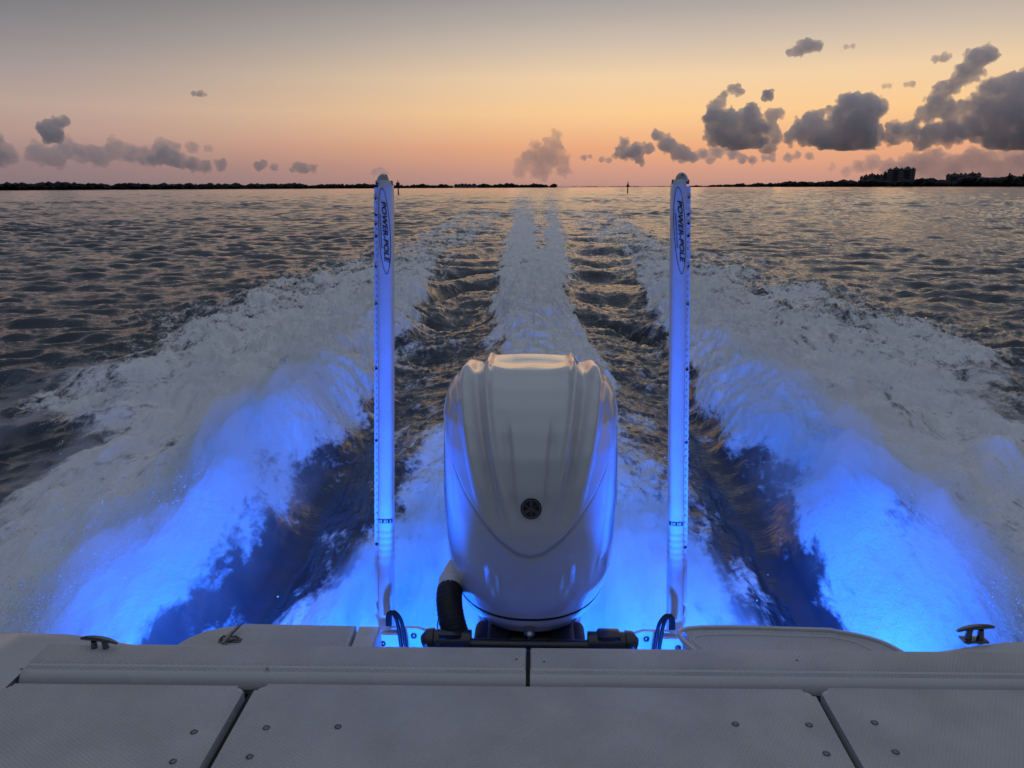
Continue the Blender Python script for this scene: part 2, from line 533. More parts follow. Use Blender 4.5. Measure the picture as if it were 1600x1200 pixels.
def build_water():
    H = 2.3
    rad = [1.15]
    while rad[-1] < 14000:
        r = rad[-1]
        rad.append(r + max(.010, min(r * r / 1766 * 1.25, r * .0058)))
    rad = np.array(rad)
    fine = np.linspace(R(-42), R(42), 1120)
    left = -R(42) - np.cumsum(np.geomspace(R(.09), R(7), 40))[::1]
    left = left[left > -R(150)]
    ang = np.concatenate([left[::-1], fine, -left])
    nr, na = len(rad), len(ang)
    A, Rr = np.meshgrid(ang, rad)
    x = Rr * np.sin(A); y = Rr * np.cos(A)
    dr = np.gradient(rad); da = np.gradient(ang)
    s = np.maximum(np.repeat(dr[:, None], na, 1), Rr * np.repeat(da[None, :], nr, 0))
    xf, yf, sf = x.ravel(), y.ravel(), s.ravel()
    h, foam = surface(xf, yf, sf)
    # under the hull the water is pressed down
    hull = sstep(1.42, 1.25, np.abs(xf)) * sstep(2.6, 2.4, yf)
    h = h * (1 - hull) - .35 * hull
    back = sstep(2.0, .5, yf)
    h = h * (1 - .7 * back); foam = foam * (1 - back)
    h -= (Rr.ravel() ** 2) / (2 * 6371000.0) * 0.5
    co = np.stack([xf, yf, h], 1).astype(np.float32)
    me = bpy.data.meshes.new('water')
    nv = nr * na
    idx = np.arange(nv).reshape(nr, na)
    quads = np.stack([idx[:-1, :-1], idx[:-1, 1:], idx[1:, 1:], idx[1:, :-1]], -1).reshape(-1, 4)[:, ::-1]
    nf = len(quads)
    me.vertices.add(nv); me.loops.add(nf * 4); me.polygons.add(nf)
    me.vertices.foreach_set('co', co.ravel())
    me.loops.foreach_set('vertex_index', quads.ravel().astype(np.int32))
    me.polygons.foreach_set('loop_start', np.arange(0, nf * 4, 4, dtype=np.int32))
    me.polygons.foreach_set('loop_total', np.full(nf, 4, dtype=np.int32))
    me.polygons.foreach_set('use_smooth', np.ones(nf, dtype=bool))
    me.update()
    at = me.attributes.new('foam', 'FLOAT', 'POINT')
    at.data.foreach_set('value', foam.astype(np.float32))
    # blue lamp glow painted into the foam colour behind the transom and chines
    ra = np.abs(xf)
    glow = sstep(1.6, .9, ra) * sstep(7.4, 3.4, yf) + .65 * sstep(1.2, 1.8, ra) * sstep(2.7, 1.9, ra - .06 * yf) * sstep(10.5, 4.0, yf)
    glow = np.clip(glow * (1 + .5 * fbm(xf * 1.1, yf * .4, 3, 301)), 0, 1)
    a2 = me.attributes.new('blue_glow', 'FLOAT', 'POINT'); a2.data.foreach_set('value', glow.astype(np.float32))
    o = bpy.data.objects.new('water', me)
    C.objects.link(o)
    tag(o, kind='structure')
    # ---- material
    m, nt, out = new_mat('sea_water')
    me.materials.append(m)
    tc = N(nt, 'ShaderNodeTexCoord')
    geo = N(nt, 'ShaderNodeNewGeometry')
    at = N(nt, 'ShaderNodeAttribute', attribute_name='foam')
    mp = N(nt, 'ShaderNodeMapping'); mp.inputs['Scale'].default_value = (1, .55, 1)
    nt.links.new(tc.outputs['Object'], mp.inputs['Vector'])

    def noise(scale, detail, rough=.55, src=None, dist=0.0):
        n = N(nt, 'ShaderNodeTexNoise')
        n.inputs['Scale'].default_value = scale; n.inputs['Detail'].default_value = detail
        n.inputs['Roughness'].default_value = rough; n.inputs['Distortion'].default_value = dist
        nt.links.new((src or tc.outputs['Object']), n.inputs['Vector'])
        return n
    n1 = noise(3.2, 9, .66, mp.outputs[0], .6)
    n2 = noise(16, 6, .6, mp.outputs[0], .4)
    # foam factor = zone density pushed through broken noise
    def mad(src, a, b, third=None):
        n = N(nt, 'ShaderNodeMath', operation='MULTIPLY_ADD')
        n.inputs[1].default_value = a; n.inputs[2].default_value = b
        nt.links.new(src, n.inputs[0])
        if third is not None: nt.links.new(third, n.inputs[2])
        return n.outputs[0]
    q1 = mad(n1.outputs['Fac'], 1.9, -.95)
    q2 = mad(n2.outputs['Fac'], 1.0, -.5)
    q12 = N(nt, 'ShaderNodeMath', operation='ADD'); nt.links.new(q1, q12.inputs[0]); nt.links.new(q2, q12.inputs[1])
    s3 = mad(at.outputs['Fac'], 1.22, 0, q12.outputs[0])
    fr = N(nt, 'ShaderNodeMapRange', interpolation_type='SMOOTHSTEP')
    fr.inputs['From Min'].default_value = .36; fr.inputs['From Max'].default_value = .84
    nt.links.new(s3, fr.inputs['Value'])
    # water
    wb = N(nt, 'ShaderNodeBsdfPrincipled')
    wb.inputs['Base Color'].default_value = (.018, .030, .046, 1)
    wb.inputs['Roughness'].default_value = .09
    wb.inputs['IOR'].default_value = 1.333
    sx = N(nt, 'ShaderNodeSeparateXYZ'); nt.links.new(tc.outputs['Object'], sx.inputs[0])
    rgh = N(nt, 'ShaderNodeMapRange'); rgh.inputs['From Min'].default_value = 30; rgh.inputs['From Max'].default_value = 400
    rgh.inputs['To Min'].default_value = .05; rgh.inputs['To Max'].default_value = .07
    nt.links.new(sx.outputs['Y'], rgh.inputs['Value']); nt.links.new(rgh.outputs[0], wb.inputs['Roughness'])
    m2 = N(nt, 'ShaderNodeMapping'); m2.inputs['Scale'].default_value = (.7, 1.25, 1)
    nt.links.new(tc.outputs['Object'], m2.inputs['Vector'])
    r1 = noise(1.5, 5, .6, m2.outputs[0], .2); r2 = noise(7, 5, .62, m2.outputs[0], .5)
    radd = N(nt, 'ShaderNodeMath', operation='MULTIPLY_ADD'); radd.inputs[1].default_value = .42
    nt.links.new(r2.outputs['Fac'], radd.inputs[0]); nt.links.new(r1.outputs['Fac'], radd.inputs[2])
    bp = N(nt, 'ShaderNodeBump'); bp.inputs['Strength'].default_value = .42; bp.inputs['Distance'].default_value = .16
    nt.links.new(radd.outputs[0], bp.inputs['Height'])
    bst = N(nt, 'ShaderNodeMapRange'); bst.inputs['From Min'].default_value = 5; bst.inputs['From Max'].default_value = 13
    bst.inputs['To Min'].default_value = .13; bst.inputs['To Max'].default_value = .42
    nt.links.new(sx.outputs['Y'], bst.inputs['Value']); nt.links.new(bst.outputs[0], bp.inputs['Strength'])
    nt.links.new(bp.outputs[0], wb.inputs['Normal'])
    # foam
    fb = N(nt, 'ShaderNodeBsdfPrincipled')
    glow_at = N(nt, 'ShaderNodeAttribute', attribute_name='blue_glow')
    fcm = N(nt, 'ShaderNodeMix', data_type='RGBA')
    fcm.inputs[6].default_value = (.88, .88, .88, 1); fcm.inputs[7].default_value = (.16, .42, .62, 1)  # white foam, and foam tinted with the painted lamp glow
    nt.links.new(glow_at.outputs['Fac'], fcm.inputs[0]); nt.links.new(fcm.outputs[2], fb.inputs['Base Color'])
    fb.inputs['Roughness'].default_value = .75
    fb.inputs['Specular IOR Level'].default_value = .3
    fn = noise(24, 7, .7, mp.outputs[0], .3)
    fbp = N(nt, 'ShaderNodeBump'); fbp.inputs['Strength'].default_value = .55; fbp.inputs['Distance'].default_value = .06
    nt.links.new(fn.outputs['Fac'], fbp.inputs['Height'])
    nt.links.new(fbp.outputs[0], fb.inputs['Normal'])
    mix = N(nt, 'ShaderNodeMixShader')
    nt.links.new(fr.outputs[0], mix.inputs[0])
    nt.links.new(wb.outputs[0], mix.inputs[1]); nt.links.new(fb.outputs[0], mix.inputs[2])
    nt.links.new(mix.outputs[0], out.inputs['Surface'])
    return o


water = build_water()


# ------------------------------------------------------------------ flying spray
def build_spray():
    g = np.random.default_rng(3)
    P = []; S = []

    def add(n, xs, ys, lift, size):
        h, f = surface(xs, ys, np.full_like(xs, .03))
        z = h + lift
        keep = g.random(len(xs)) < np.clip(f * 1.25, 0, 1)
        P.append(np.stack([xs, ys, z], 1)[keep]); S.append(size[keep])
    for sd in (-1, 1):
        n = 42000                                     # along the crest thrown up beside the hull
        y = 2.6 + 15 * g.random(n) ** 1.3
        xs = sd * (2.15 + np.abs(g.normal(0, .55, n)) + (y - 2.5) * .10 * g.random(n))
        add(n, xs, y, g.exponential(.055, n), .0014 + .0030 * g.random(n) ** 3)
        n = 16000                                     # torn outer edge
        y = 3 + 19 * g.random(n)
        ro = np.interp(y, [3, 8, 12, 20, 30], [3.2, 4.8, 6.0, 6.6, 6.2])
        xs = sd * (ro + g.normal(0, .7, n))
        add(n, xs, y, g.exponential(.05, n), .0016 + .0042 * g.random(n) ** 3)
    n = 12000
    y = 5 + 22 * g.random(n)
    xs = g.normal(0, .55 + .02 * y, n)
    add(n, xs, y, g.exponential(.04, n), .0016 + .0042 * g.random(n) ** 3)
    P = np.concatenate(P); S = np.concatenate(S)
    n = len(P)
    base = np.array([(1, 0, 0), (-1, 0, 0), (0, 1, 0), (0, -1, 0), (0, 0, 1), (0, 0, -1)], float)
    fc = np.array([(0, 2, 4), (2, 1, 4), (1, 3, 4), (3, 0, 4), (2, 0, 5), (1, 2, 5), (3, 1, 5), (0, 3, 5)])
    sc = g.uniform(.6, 1.6, (n, 1, 3)) * S[:, None, None]
    V = (P[:, None, :] + base[None] * sc).reshape(-1, 3).astype(np.float32)
    Fa = (np.arange(n)[:, None, None] * 6 + fc[None]).reshape(-1, 3).astype(np.int32)
    me = bpy.data.meshes.new('spray')
    me.vertices.add(len(V)); me.loops.add(Fa.size); me.polygons.add(len(Fa))
    me.vertices.foreach_set('co', V.ravel())
    me.loops.foreach_set('vertex_index', Fa.ravel())
    me.polygons.foreach_set('loop_start', np.arange(0, Fa.size, 3, dtype=np.int32))
    me.polygons.foreach_set('loop_total', np.full(len(Fa), 3, dtype=np.int32))
    me.polygons.foreach_set('use_smooth', np.ones(len(Fa), dtype=bool))
    me.update()
    me.materials.append(simple('spray_drops', (.78, .80, .82), .4, var=.1))
    o = bpy.data.objects.new('spray', me)
    C.objects.link(o)
    tag(o, 'white drops of spray flying over the boat wake', 'spray', kind='stuff')


build_spray()


def build_mist():
    g = np.random.default_rng(9)
    m, nt, out = new_mat('spray_vapour')
    v = N(nt, 'ShaderNodeVolumePrincipled')
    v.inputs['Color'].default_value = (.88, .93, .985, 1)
    v.inputs['Density'].default_value = MIST
    v.inputs['Anisotropy'].default_value = .2
    nt.links.new(v.outputs[0], out.inputs['Volume'])

    def sheet(x0, x1, y0, y1, nx, ny, thick):
        xs, ys = np.meshgrid(np.linspace(x0, x1, nx), np.linspace(y0, y1, ny))
        xf, yf = xs.ravel(), ys.ravel()
        h, f = surface(xf, yf, np.full_like(xf, .06))
        t = thick(xf, yf, f)
        lo = np.stack([xf, yf, h - .06], 1); hi = np.stack([xf, yf, h - .06 + t], 1)
        idx = np.arange(nx * ny).reshape(ny, nx); n = nx * ny
        q = np.stack([idx[:-1, :-1], idx[:-1, 1:], idx[1:, 1:], idx[1:, :-1]], -1).reshape(-1, 4)
        F_ = [q[:, ::-1], q + n]
        b = np.concatenate([idx[0, :], idx[1:, -1], idx[-1, -2::-1], idx[-2:0:-1, 0]])
        b2 = np.roll(b, -1)
        F_.append(np.stack([b, b2, b2 + n, b + n], -1))
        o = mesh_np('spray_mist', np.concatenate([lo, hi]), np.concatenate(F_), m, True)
        tag(o, 'fine mist of spray hanging over the wake', 'mist', kind='stuff')

    def side(x, y, f):
        r = np.abs(x)
        e = sstep(1.55, 2.15, r) * sstep(2.4, 1.65, r - .11 * y) * sstep(2.3, 3.2, y) * sstep(10, 4.5, y)
        veil = sstep(2.0, 2.6, r) * sstep(5.5, 3.6, r - .22 * y) * sstep(2.6, 4, y) * sstep(13, 8, y)
        vp = np.clip(.05 + 1.5 * billow((x - .2 * np.sign(x) * y) * 1.1, y * .45, 5, 251, .6), 0, 1.4)
        puff = np.clip(.42 + 1.0 * billow((x - .14 * np.sign(x) * y) * 1.9, y * .55, 5, 211, .62), .04, 1.6)
        return .025 + .30 * e * puff + .10 * veil * vp * (1 - e)

    def mid(x, y, f):
        r = np.abs(x)
        e = sstep(1.50, .75, r) * sstep(2.45, 2.8, y) * sstep(6.2, 3.2, y)
        puff = np.clip(.5 + .8 * billow((x - .12 * np.sign(x) * y) * 2.2, y * .45, 4, 231, .55), .1, 1.6)
        return .02 + .34 * e * puff
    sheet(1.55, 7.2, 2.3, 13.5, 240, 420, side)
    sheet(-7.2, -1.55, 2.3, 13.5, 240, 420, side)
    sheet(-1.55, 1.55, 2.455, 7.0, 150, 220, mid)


MIST = 1.8

# ------------------------------------------------------------------ boat
boat = empty('boat', (0, 1.2, .95), 'white motor boat stern with grey non-skid hatches and steel cleats', 'boat')


def part(name, bm, mat, parent, smooth=True, angle=38):
    me = bpy.data.meshes.new(name)
    bmesh.ops.recalc_face_normals(bm, faces=bm.faces)
    bm.to_mesh(me); bm.free()
    me.materials.append(mat)
    o = bpy.data.objects.new(name, me)
    C.objects.link(o)
    if smooth:
        me.polygons.foreach_set('use_smooth', [True] * len(me.polygons))
        me.set_sharp_from_angle(angle=R(angle))
    # geometry is in world metres; shift it to the root thing's own frame
    root = parent
    while root.parent is not None:
        root = root.parent
    me.transform(Matrix.Translation(-Vector(root.location)))
    o.parent = parent
    return o


ZD = .95
# hull and moulded deck
bm = bmesh.new()
prism(bm, [(-1.30, -3.2), (1.30, -3.2), (1.42, -1), (1.42, 1.55), (-1.42, 1.55), (-1.42, -1)], -.30, .70)
prism(bm, [(-1.42, 1.552), (1.42, 1.552), (1.42, 2.0), (1.38, 2.02), (-1.38, 2.02), (-1.42, 2.0)], -.30, .70)
prism(bm, [(-1.66, -1), (1.66, -1), (1.70, 1.4), (1.70, 1.85), (1.62, 2.02), (-1.62, 2.02), (-1.70, 1.85), (-1.70, 1.4)], .702, ZD - .16)
for s in (-1, 1):
    prism(bm, [(s * .52, 2.022), (s * 1.30, 2.022), (s * 1.20, 2.10), (s * 1.06, 2.18), (s * .9, 2.22), (s * .52, 2.22)], -.30, ZD - .16)
    prism(bm, [(s * .52, 2.222), (s * .9, 2.222), (s * .9, 2.40), (s * .52, 2.40)], -.30, .66)
box(bm, -.518, .518, 2.022, 2.36, -.30, .52)
box(bm, -.518, .518, 2.362, 2.44, -.30, .60, .012)
part('hull', bm, M['gelcoat'], boat)

# covering boards with the cleats
for s in (-1, 1):
    bm = bmesh.new()
    poly = [(1.484, -.5), (1.74, -.5), (1.78, 1.4), (1.78, 1.9), (1.75, 2.07), (1.70, 2.115), (1.62, 2.125), (1.45, 2.108), (1.30, 2.076), (1.16, 2.050), (1.484, 2.048)]
    if s < 0: poly = [(-x, y) for x, y in poly][::-1]
    prism(bm, poly, ZD - .12, ZD - .004, .012, 4)
    part('gunwale', bm, M['gelcoat'], boat)

# front hatches
bolts = {}


def screw(parent, x, y, z, r=.0100, axis=(0, 0, 1)):
    bm = bmesh.new()
    dome(bm, (x, y, z - .0005), r, r * .55, 12, axis)
    return part('screw', bm, M['screw'], parent)


def smooth_rim(o, lim=.995):
    """the rolled edges are plain gelcoat, only the flat top carries the grip pattern"""
    o.data.materials.append(M['gelcoat'])
    for p in o.data.polygons:
        if p.normal.z < lim: p.material_index = 1


def hatch(x0, x1, y0, y1, rs, z1=ZD, bev=.016):
    bm = bmesh.new()
    prism(bm, rounded(x0, x1, y0, y1, rs), ZD - .15, z1, bev, 4)
    o = part('hatch_lid', bm, M['nonskid'], boat)
    smooth_rim(o)
    return o


def deck_xy(px, py, z=ZD):
    b = bearing(px, py)
    t = (z - CAM_POS.z) / b.z
    return CAM_POS.x + b.x * t, CAM_POS.y + b.y * t


hl = hatch(-1.474, -.790, 1.0, 1.855, (.02, .02, .025, .02))
hc = hatch(-.762, .783, 1.0, 1.865, (.02, .02, .03, .03))
hr = hatch(.803, 1.474, 1.0, 1.872, (.02, .02, .02, .025))
for h, pts in ((hl, [(303, 1141), (270, 1187)]),
               (hc, [(416, 1135), (528, 1134), (390, 1180), (1149, 1133), (1264, 1135), (1291, 1180)]),
               (hr, [(1366, 1132), (1399, 1178)])):
    for p in pts:
        x, y = deck_xy(*p)
        screw(h, x, y, ZD)

for x0, x1, y0, y1 in ((-.789, -.763, 1.0, 1.88), (.784, .802, 1.0, 1.88), (-1.47, 1.47, 1.868, 1.884)):  # dark strips added in the lid gaps, standing in for their shade
    bm = bmesh.new(); box(bm, x0, x1, y0, y1, ZD - .14, ZD - (.030 if y0 < 1.5 else .034))
    part('gap_shade_strip', bm, M['seam'], boat, smooth=False)
bm = bmesh.new(); box(bm, -.0055, .0035, 1.892, 2.04, ZD - .14, ZD - .012)  # same painted shade between the two aft lids
part('gap_shade_strip', bm, M['seam'], boat, smooth=False)

# long lids along the aft edge, rolled over at the front
ZB = ZD + .012


def aft_lid(x0, x1, pts, end):
    bm = bmesh.new()
    sec = [(1.885, ZD - .15), (1.885, ZD - .034), (1.889, ZD - .018), (1.899, ZD - .004), (1.915, ZD + .004), (1.93, ZD + .0065),
           (1.936, ZD + .0095), (1.945, ZB), (2.026, ZB), (2.036, ZB - .003), (2.043, ZB - .010), (2.045, ZB - .02), (2.045, ZD - .15)]
    nx = 24
    xs = [x0 + (x1 - x0) * i / nx for i in range(nx + 1)]
    e = .012
    rows = []
    for i, x in enumerate([x0, x0 + .004, x0 + e] + xs[1:-1] + [x1 - e, x1 - .004, x1]):
        drop = .008 if x in (x0, x1) else (.002 if x in (x0 + .004, x1 - .004) else 0)
        rows.append([bm.verts.new((x, y, min(z, ZB - drop))) for y, z in sec])
    for a, b in zip(rows, rows[1:]):
        for k in range(len(sec) - 1):
            bm.faces.new((a[k], a[k + 1], b[k + 1], b[k]))
    bm.faces.new(rows[0]); bm.faces.new(rows[-1][::-1])
    o = part('aft_lid', bm, M['nonskid'], boat)
    smooth_rim(o, .9)
    for p in pts:
        x, y = deck_xy(*p, ZB)
        screw(o, x, y, ZB, .0045)
    return o


aft_lid(-1.47, -.007, [(33, 1041), (417, 1042), (807, 1030)], -1)
aft_lid(.005, 1.66, [(850, 1034), (1245, 1034)], 1)

# corner lids behind, beside the motor well
bm = bmesh.new()
prism(bm, [(-.555, 2.05), (-.555, 2.185), (-.90, 2.185), (-.97, 2.175), (-1.03, 2.15), (-1.07, 2.11), (-1.10, 2.05)], ZD - .14, ZD - .010, .010, 3)
cl = part('corner_lid', bm, M['nonskid'], boat)
smooth_rim(cl)
bm = bmesh.new()
prism(bm, [(-.478, 2.05), (-.478, 2.185), (-.547, 2.185), (-.547, 2.05)], ZD - .14, ZD - .012, .008, 3)
part('corner_filler', bm, M['gelcoat'], boat)
bm = bmesh.new()
outer = [(.49, 2.05), (.49, 2.185), (.90, 2.185), (.97, 2.175), (1.04, 2.15), (1.10, 2.11), (1.14, 2.05)][::-1]
prism(bm, outer, ZD - .14, ZD - .012, .010, 3)
cr = part('corner_lid', bm, M['nonskid'], boat)
bm = bmesh.new()
# raised rim around a sunk centre
rim = [(.50, 2.052), (.50, 2.178), (.90, 2.178), (.965, 2.168), (1.03, 2.144), (1.085, 2.106), (1.12, 2.052)]
tube(bm, spline([(x, y, ZD - .011) for x, y in rim], 6), .008, 8)
rim2 = [(.535, 2.052), (.535, 2.142), (.90, 2.142), (.95, 2.134), (1.0, 2.112), (1.05, 2.052)]
tube(bm, spline([(x, y, ZD - .013) for x, y in rim2], 6), .005, 8)
part('raised_rim', bm, M['gelcoat'], cr)

# latch on the left corner lid
lx, ly = deck_xy(360, 1004, ZD - .022)
ZL = ZD
bm = bmesh.new()
box(bm, lx - .035, lx + .035, ly - .012, ly + .012, ZL - .014, ZL - .006, .003)
tube(bm, [(lx - .03, ly, ZL - .004), (lx - .02, ly, ZL + .006), (lx + .02, ly, ZL + .006), (lx + .03, ly, ZL - .004)], .004, 8)
tube(bm, [(lx - .012, ly - .03, ZL), (lx, ly, ZL + .010), (lx + .014, ly + .055, ZL + .012)], [.005, .006, .004], 8)
dome(bm, (lx - .03, ly, ZL - .006), .006, .004); dome(bm, (lx + .03, ly, ZL - .006), .006, .004)
part('latch', bm, M['screw'], cl)

# cleats
for px, py in ((157, 1014), (1521, 1003)):
    x, y = deck_xy(px, py, ZD)
    s = -1 if x < 0 else 1
    bm = bmesh.new()
    for dx in (-.018, .018):
        tube(bm, [(x + dx, y, ZD - .01), (x + dx, y, ZD + .012), (x + dx * .9, y, ZD + .034)], [.0115, .0095, .0085], 12)
    box(bm, x - .038, x + .038, y - .018, y + .018, ZD - .004, ZD + .003, .003)
    pts = [(x - .062, y - .012 * s, ZD + .036), (x - .035, y - .006 * s, ZD + .041), (x, y, ZD + .043), (x + .035, y + .006 * s, ZD + .041), (x + .062, y + .012 * s, ZD + .036)]
    tube(bm, spline(pts, 5), [.004 + .005 * math.sin(PI * i / 20) for i in range(21)], 10)
    part('cleat', bm, M['screw'], boat)

boat.rotation_euler = (0, R(-0.35), 0)

# ------------------------------------------------------------------ outboard motor
motor = empty('outboard_motor', (0, 2.6, .62), 'large white outboard motor with ribbed cowling and round black badge', 'outboard motor')
CY, W, FR, BK = 2.80, .328, .46, .42


def table(s, xs, ys):
    """smooth interpolation of a profile table"""
    d = np.linspace(-.1, 1.1, 1201)
    v = np.interp(d, xs, ys)
    k = np.exp(-np.linspace(-2.4, 2.4, 61) ** 2 / 2 * 1.6); k /= k.sum()
    vp = np.concatenate([np.full(30, v[0]), v, np.full(30, v[-1])])
    v2 = np.convolve(vp, k, 'valid')
    # keep the two ends where they belong
    e = np.clip(np.minimum(d - 0, 1 - d) / .05, 0, 1)
    v = v2 * e + v * (1 - e)
    return np.interp(s, d, v)


PS = [0, .05, .15, .25, .38, .50, .60, .69, .77, .85, .92, .97, 1.0]
PZ = [.775, .815, .92, 1.04, 1.19, 1.32, 1.42, 1.50, 1.564, 1.613, 1.642, 1.653, 1.657]
GS = [.76, .87, .965, .99, 1.0, 1.0, .99, .965, .925, .85, .70, .45, 0]
GF = [.84, .905, .965, .99, 1.0, .955, .87, .755, .61, .44, .27, .13, 0]
SEAM_X = [0, .04, .10, .16, .22, .27, .31, .34, .4]
SEAM_Z = [1.105, 1.115, 1.16, 1.225, 1.30, 1.385, 1.50, 1.62, 1.8]


def cowl_point(th, s):
    z = table(s, PS, PZ)
    gs = table(s, PS, GS); gf = table(s, PS, GF)
    c, sn = np.cos(th), np.sin(th)
    n = 2.35
    den = (np.abs(c) ** n + np.abs(sn) ** n) ** (1 / n)
    px, py = sn / den, c / den
    wf = np.clip(c, 0, 1) ** 1.3
    gx = gs
    gy = np.where(c > 0, gf, gs)
    x = W * px * gx
    # squarer shoulders towards the top
    y = CY - np.where(c > 0, FR, BK) * py * gy
    return x, y, z


def cowl_offset(x, y, z):
    ax = np.abs(x)
    front = sstep(CY + .10, CY - .12, y)
    zs = np.interp(ax, SEAM_X, SEAM_Z)
    panel = sstep(-.012, .012, z - zs) * front
    off = .012 * panel
    gap = np.exp(-((z - zs + .010) / .007) ** 2) * front
    off = off - .009 * gap
    t = np.clip((z - 1.16) / .50, 0, 1)
    over = sstep(CY + .42, CY + .12, y)
    fade = sstep(.02, .45, t) * over
    # groove between the two ribs
    gx = .07 + .118 * t ** .8
    wd = .011 + .010 * t
    off = off - (.030 - .010 * t) * np.exp(-((ax - gx - .012) / wd) ** 2) * fade
    off = off + .020 * np.exp(-((ax - gx + .028) / (.6 * wd)) ** 2) * fade
    off = off + .016 * np.exp(-((ax - gx - .052) / (1.1 * wd)) ** 2) * fade
    # fine crease either side of the middle
    f2 = sstep(1.22, 1.30, z) * sstep(1.56, 1.46, z) * front
    cx = .035 + .055 * t
    off = off - .015 * sstep(-.012, .0, ax - cx) * sstep(.036, .0, ax - cx) * f2
    off = off - .014 * sstep(.17, .06, ax) * sstep(1.30, 1.6, z) * over
    return off


def cowl_at(x, z):
    """front surface point and normal for a given x, z"""
    best = None
    th = np.linspace(-1.5, 1.5, 601); ss = np.linspace(.0, .95, 600)
    T, S_ = np.meshgrid(th, ss)
    X, Y, Z = cowl_point(T, S_)
    e = (X - x) ** 2 + (Z - z) ** 2
    i = np.unravel_index(np.argmin(e), e.shape)
    p = np.array([X[i], Y[i], Z[i]])
    j = (min(i[0] + 3, 599), min(i[1] + 3, 600))
    du = np.array([X[i[0], j[1]], Y[i[0], j[1]], Z[i[0], j[1]]]) - p
    dv = np.array([X[j[0], i[1]], Y[j[0], i[1]], Z[j[0], i[1]]]) - p
    nrm = np.cross(du, dv); nrm /= np.linalg.norm(nrm)
    if nrm[1] > 0: nrm = -nrm
    p = p + nrm * cowl_offset(p[0:1], p[1:2], p[2:3])[0]
    return Vector(p), Vector(nrm)


def build_cowl():
    nt_, ns = 420, 300
    th = np.linspace(-PI, PI, nt_, endpoint=False)
    s = np.linspace(0, 1, ns)
    T, S_ = np.meshgrid(th, s)
    X, Y, Z = cowl_point(T, S_)
    P = np.stack([X, Y, Z], -1)
    du = np.roll(P, -1, 1) - np.roll(P, 1, 1)
    dv = np.gradient(P, axis=0)
    nr = np.cross(du, dv)
    nr /= np.maximum(np.linalg.norm(nr, axis=-1, keepdims=True), 1e-9)
    cen = np.array([0, CY, 1.15])
    sg = np.sign(((P - cen) * nr).sum(-1, keepdims=True)); sg[sg == 0] = 1
    nr *= sg
    nr[-1] = (0, 0, 1)
    P = P + nr * cowl_offset(X, Y, Z)[..., None]
    # split: upper cowling, seam, lower pan
    def grid(i0, i1, name, mat, cap=False):
        sub = P[i0:i1].reshape(-1, 3) - np.array(motor.location)
        n = i1 - i0
        f = [(a * nt_ + b, a * nt_ + (b + 1) % nt_, (a + 1) * nt_ + (b + 1) % nt_, (a + 1) * nt_ + b) for a in range(n - 1) for b in range(nt_)]
        vs = [tuple(v) for v in sub]
        if cap:
            vs.append(tuple(np.array([0, CY, P[i0, 0, 2]]) - np.array(motor.location)))
            c = len(vs) - 1
            f += [(c, (b + 1) % nt_, b) for b in range(nt_)]
        me = bpy.data.meshes.new(name)
        me.from_pydata(vs, [], f); me.materials.append(mat); me.update()
        bmx = bmesh.new(); bmx.from_mesh(me)
        bmesh.ops.remove_doubles(bmx, verts=bmx.verts, dist=1e-6)
        bmesh.ops.recalc_face_normals(bmx, faces=bmx.faces)
        bmx.to_mesh(me); bmx.free()
        me.polygons.foreach_set('use_smooth', [True] * len(me.polygons))
        o = bpy.data.objects.new(name, me); C.objects.link(o); o.parent = motor
        return o
    i_seam = int(np.argmin(np.abs(Z[:, 0] - .845)))
    # the seam line climbs towards the sides, as the pan does on the real motor
    lift = np.where(np.cos(th) > 0, (1 - np.cos(th)) * .03, .03)
    P[:i_seam + 1, :, 2] += lift[None, :] * np.linspace(.6, 1, i_seam + 1)[:, None]
    k = np.clip(1 - np.arange(ns - i_seam - 1) / 60, 0, 1)
    P[i_seam + 1:, :, 2] += lift[None, :] * k[:, None]
    top = grid(i_seam + 2, ns, 'cowling', M['cowl'])
    grid(0, i_seam, 'lower_pan', M['cowl'], cap=True)
    # dark seal in the joint, set in by a few millimetres
    bm = bmesh.new()
    a = P[i_seam - 1] * np.array([.992, 1, 1]); b = P[i_seam + 2] * np.array([.992, 1, 1])
    a[:, 1] = CY + (a[:, 1] - CY) * .992; b[:, 1] = CY + (b[:, 1] - CY) * .992
    va = [bm.verts.new(v) for v in a]; vb = [bm.verts.new(v) for v in b]
    for q in range(nt_):
        bm.faces.new((va[q], va[(q + 1) % nt_], vb[(q + 1) % nt_], vb[q]))
    part('seal', bm, M['seam'], motor)
    return top


cowl = build_cowl()

# round badge with three crossed tuning forks
bp, bn = cowl_at(.0045, 1.275)
badge = None


def frame(n):
    n = n.normalized()
    u = Vector((0, 0, 1)); u = (u - n * u.dot(n)).normalized()
    return u.cross(n) * -1, u, n


ex, eu, en = frame(bn)
if ex.x < 0: ex = -ex
RB = .0345


def ring(bm, r0, r1, h0, h1, seg=48):
    def P_(r, a, h): return bp + (ex * math.cos(a) + eu * math.sin(a)) * r + en * h
    rows = [[bm.verts.new(P_(r, 2 * PI * k / seg, h)) for k in range(seg)] for r, h in ((r0, h0), (r0, h1), (r1, h1), (r1, h0))]
    for i in range(4):
        a, b = rows[i], rows[(i + 1) % 4]
        for k in range(seg):
            bm.faces.new((a[k], a[(k + 1) % seg], b[(k + 1) % seg], b[k]))


bm = bmesh.new(); ring(bm, .0005, RB, -.008, .0045)
badge = part('badge', bm, M['black_gloss'], motor)
bm = bmesh.new(); ring(bm, RB * .80, RB * .87, .004, .0062)


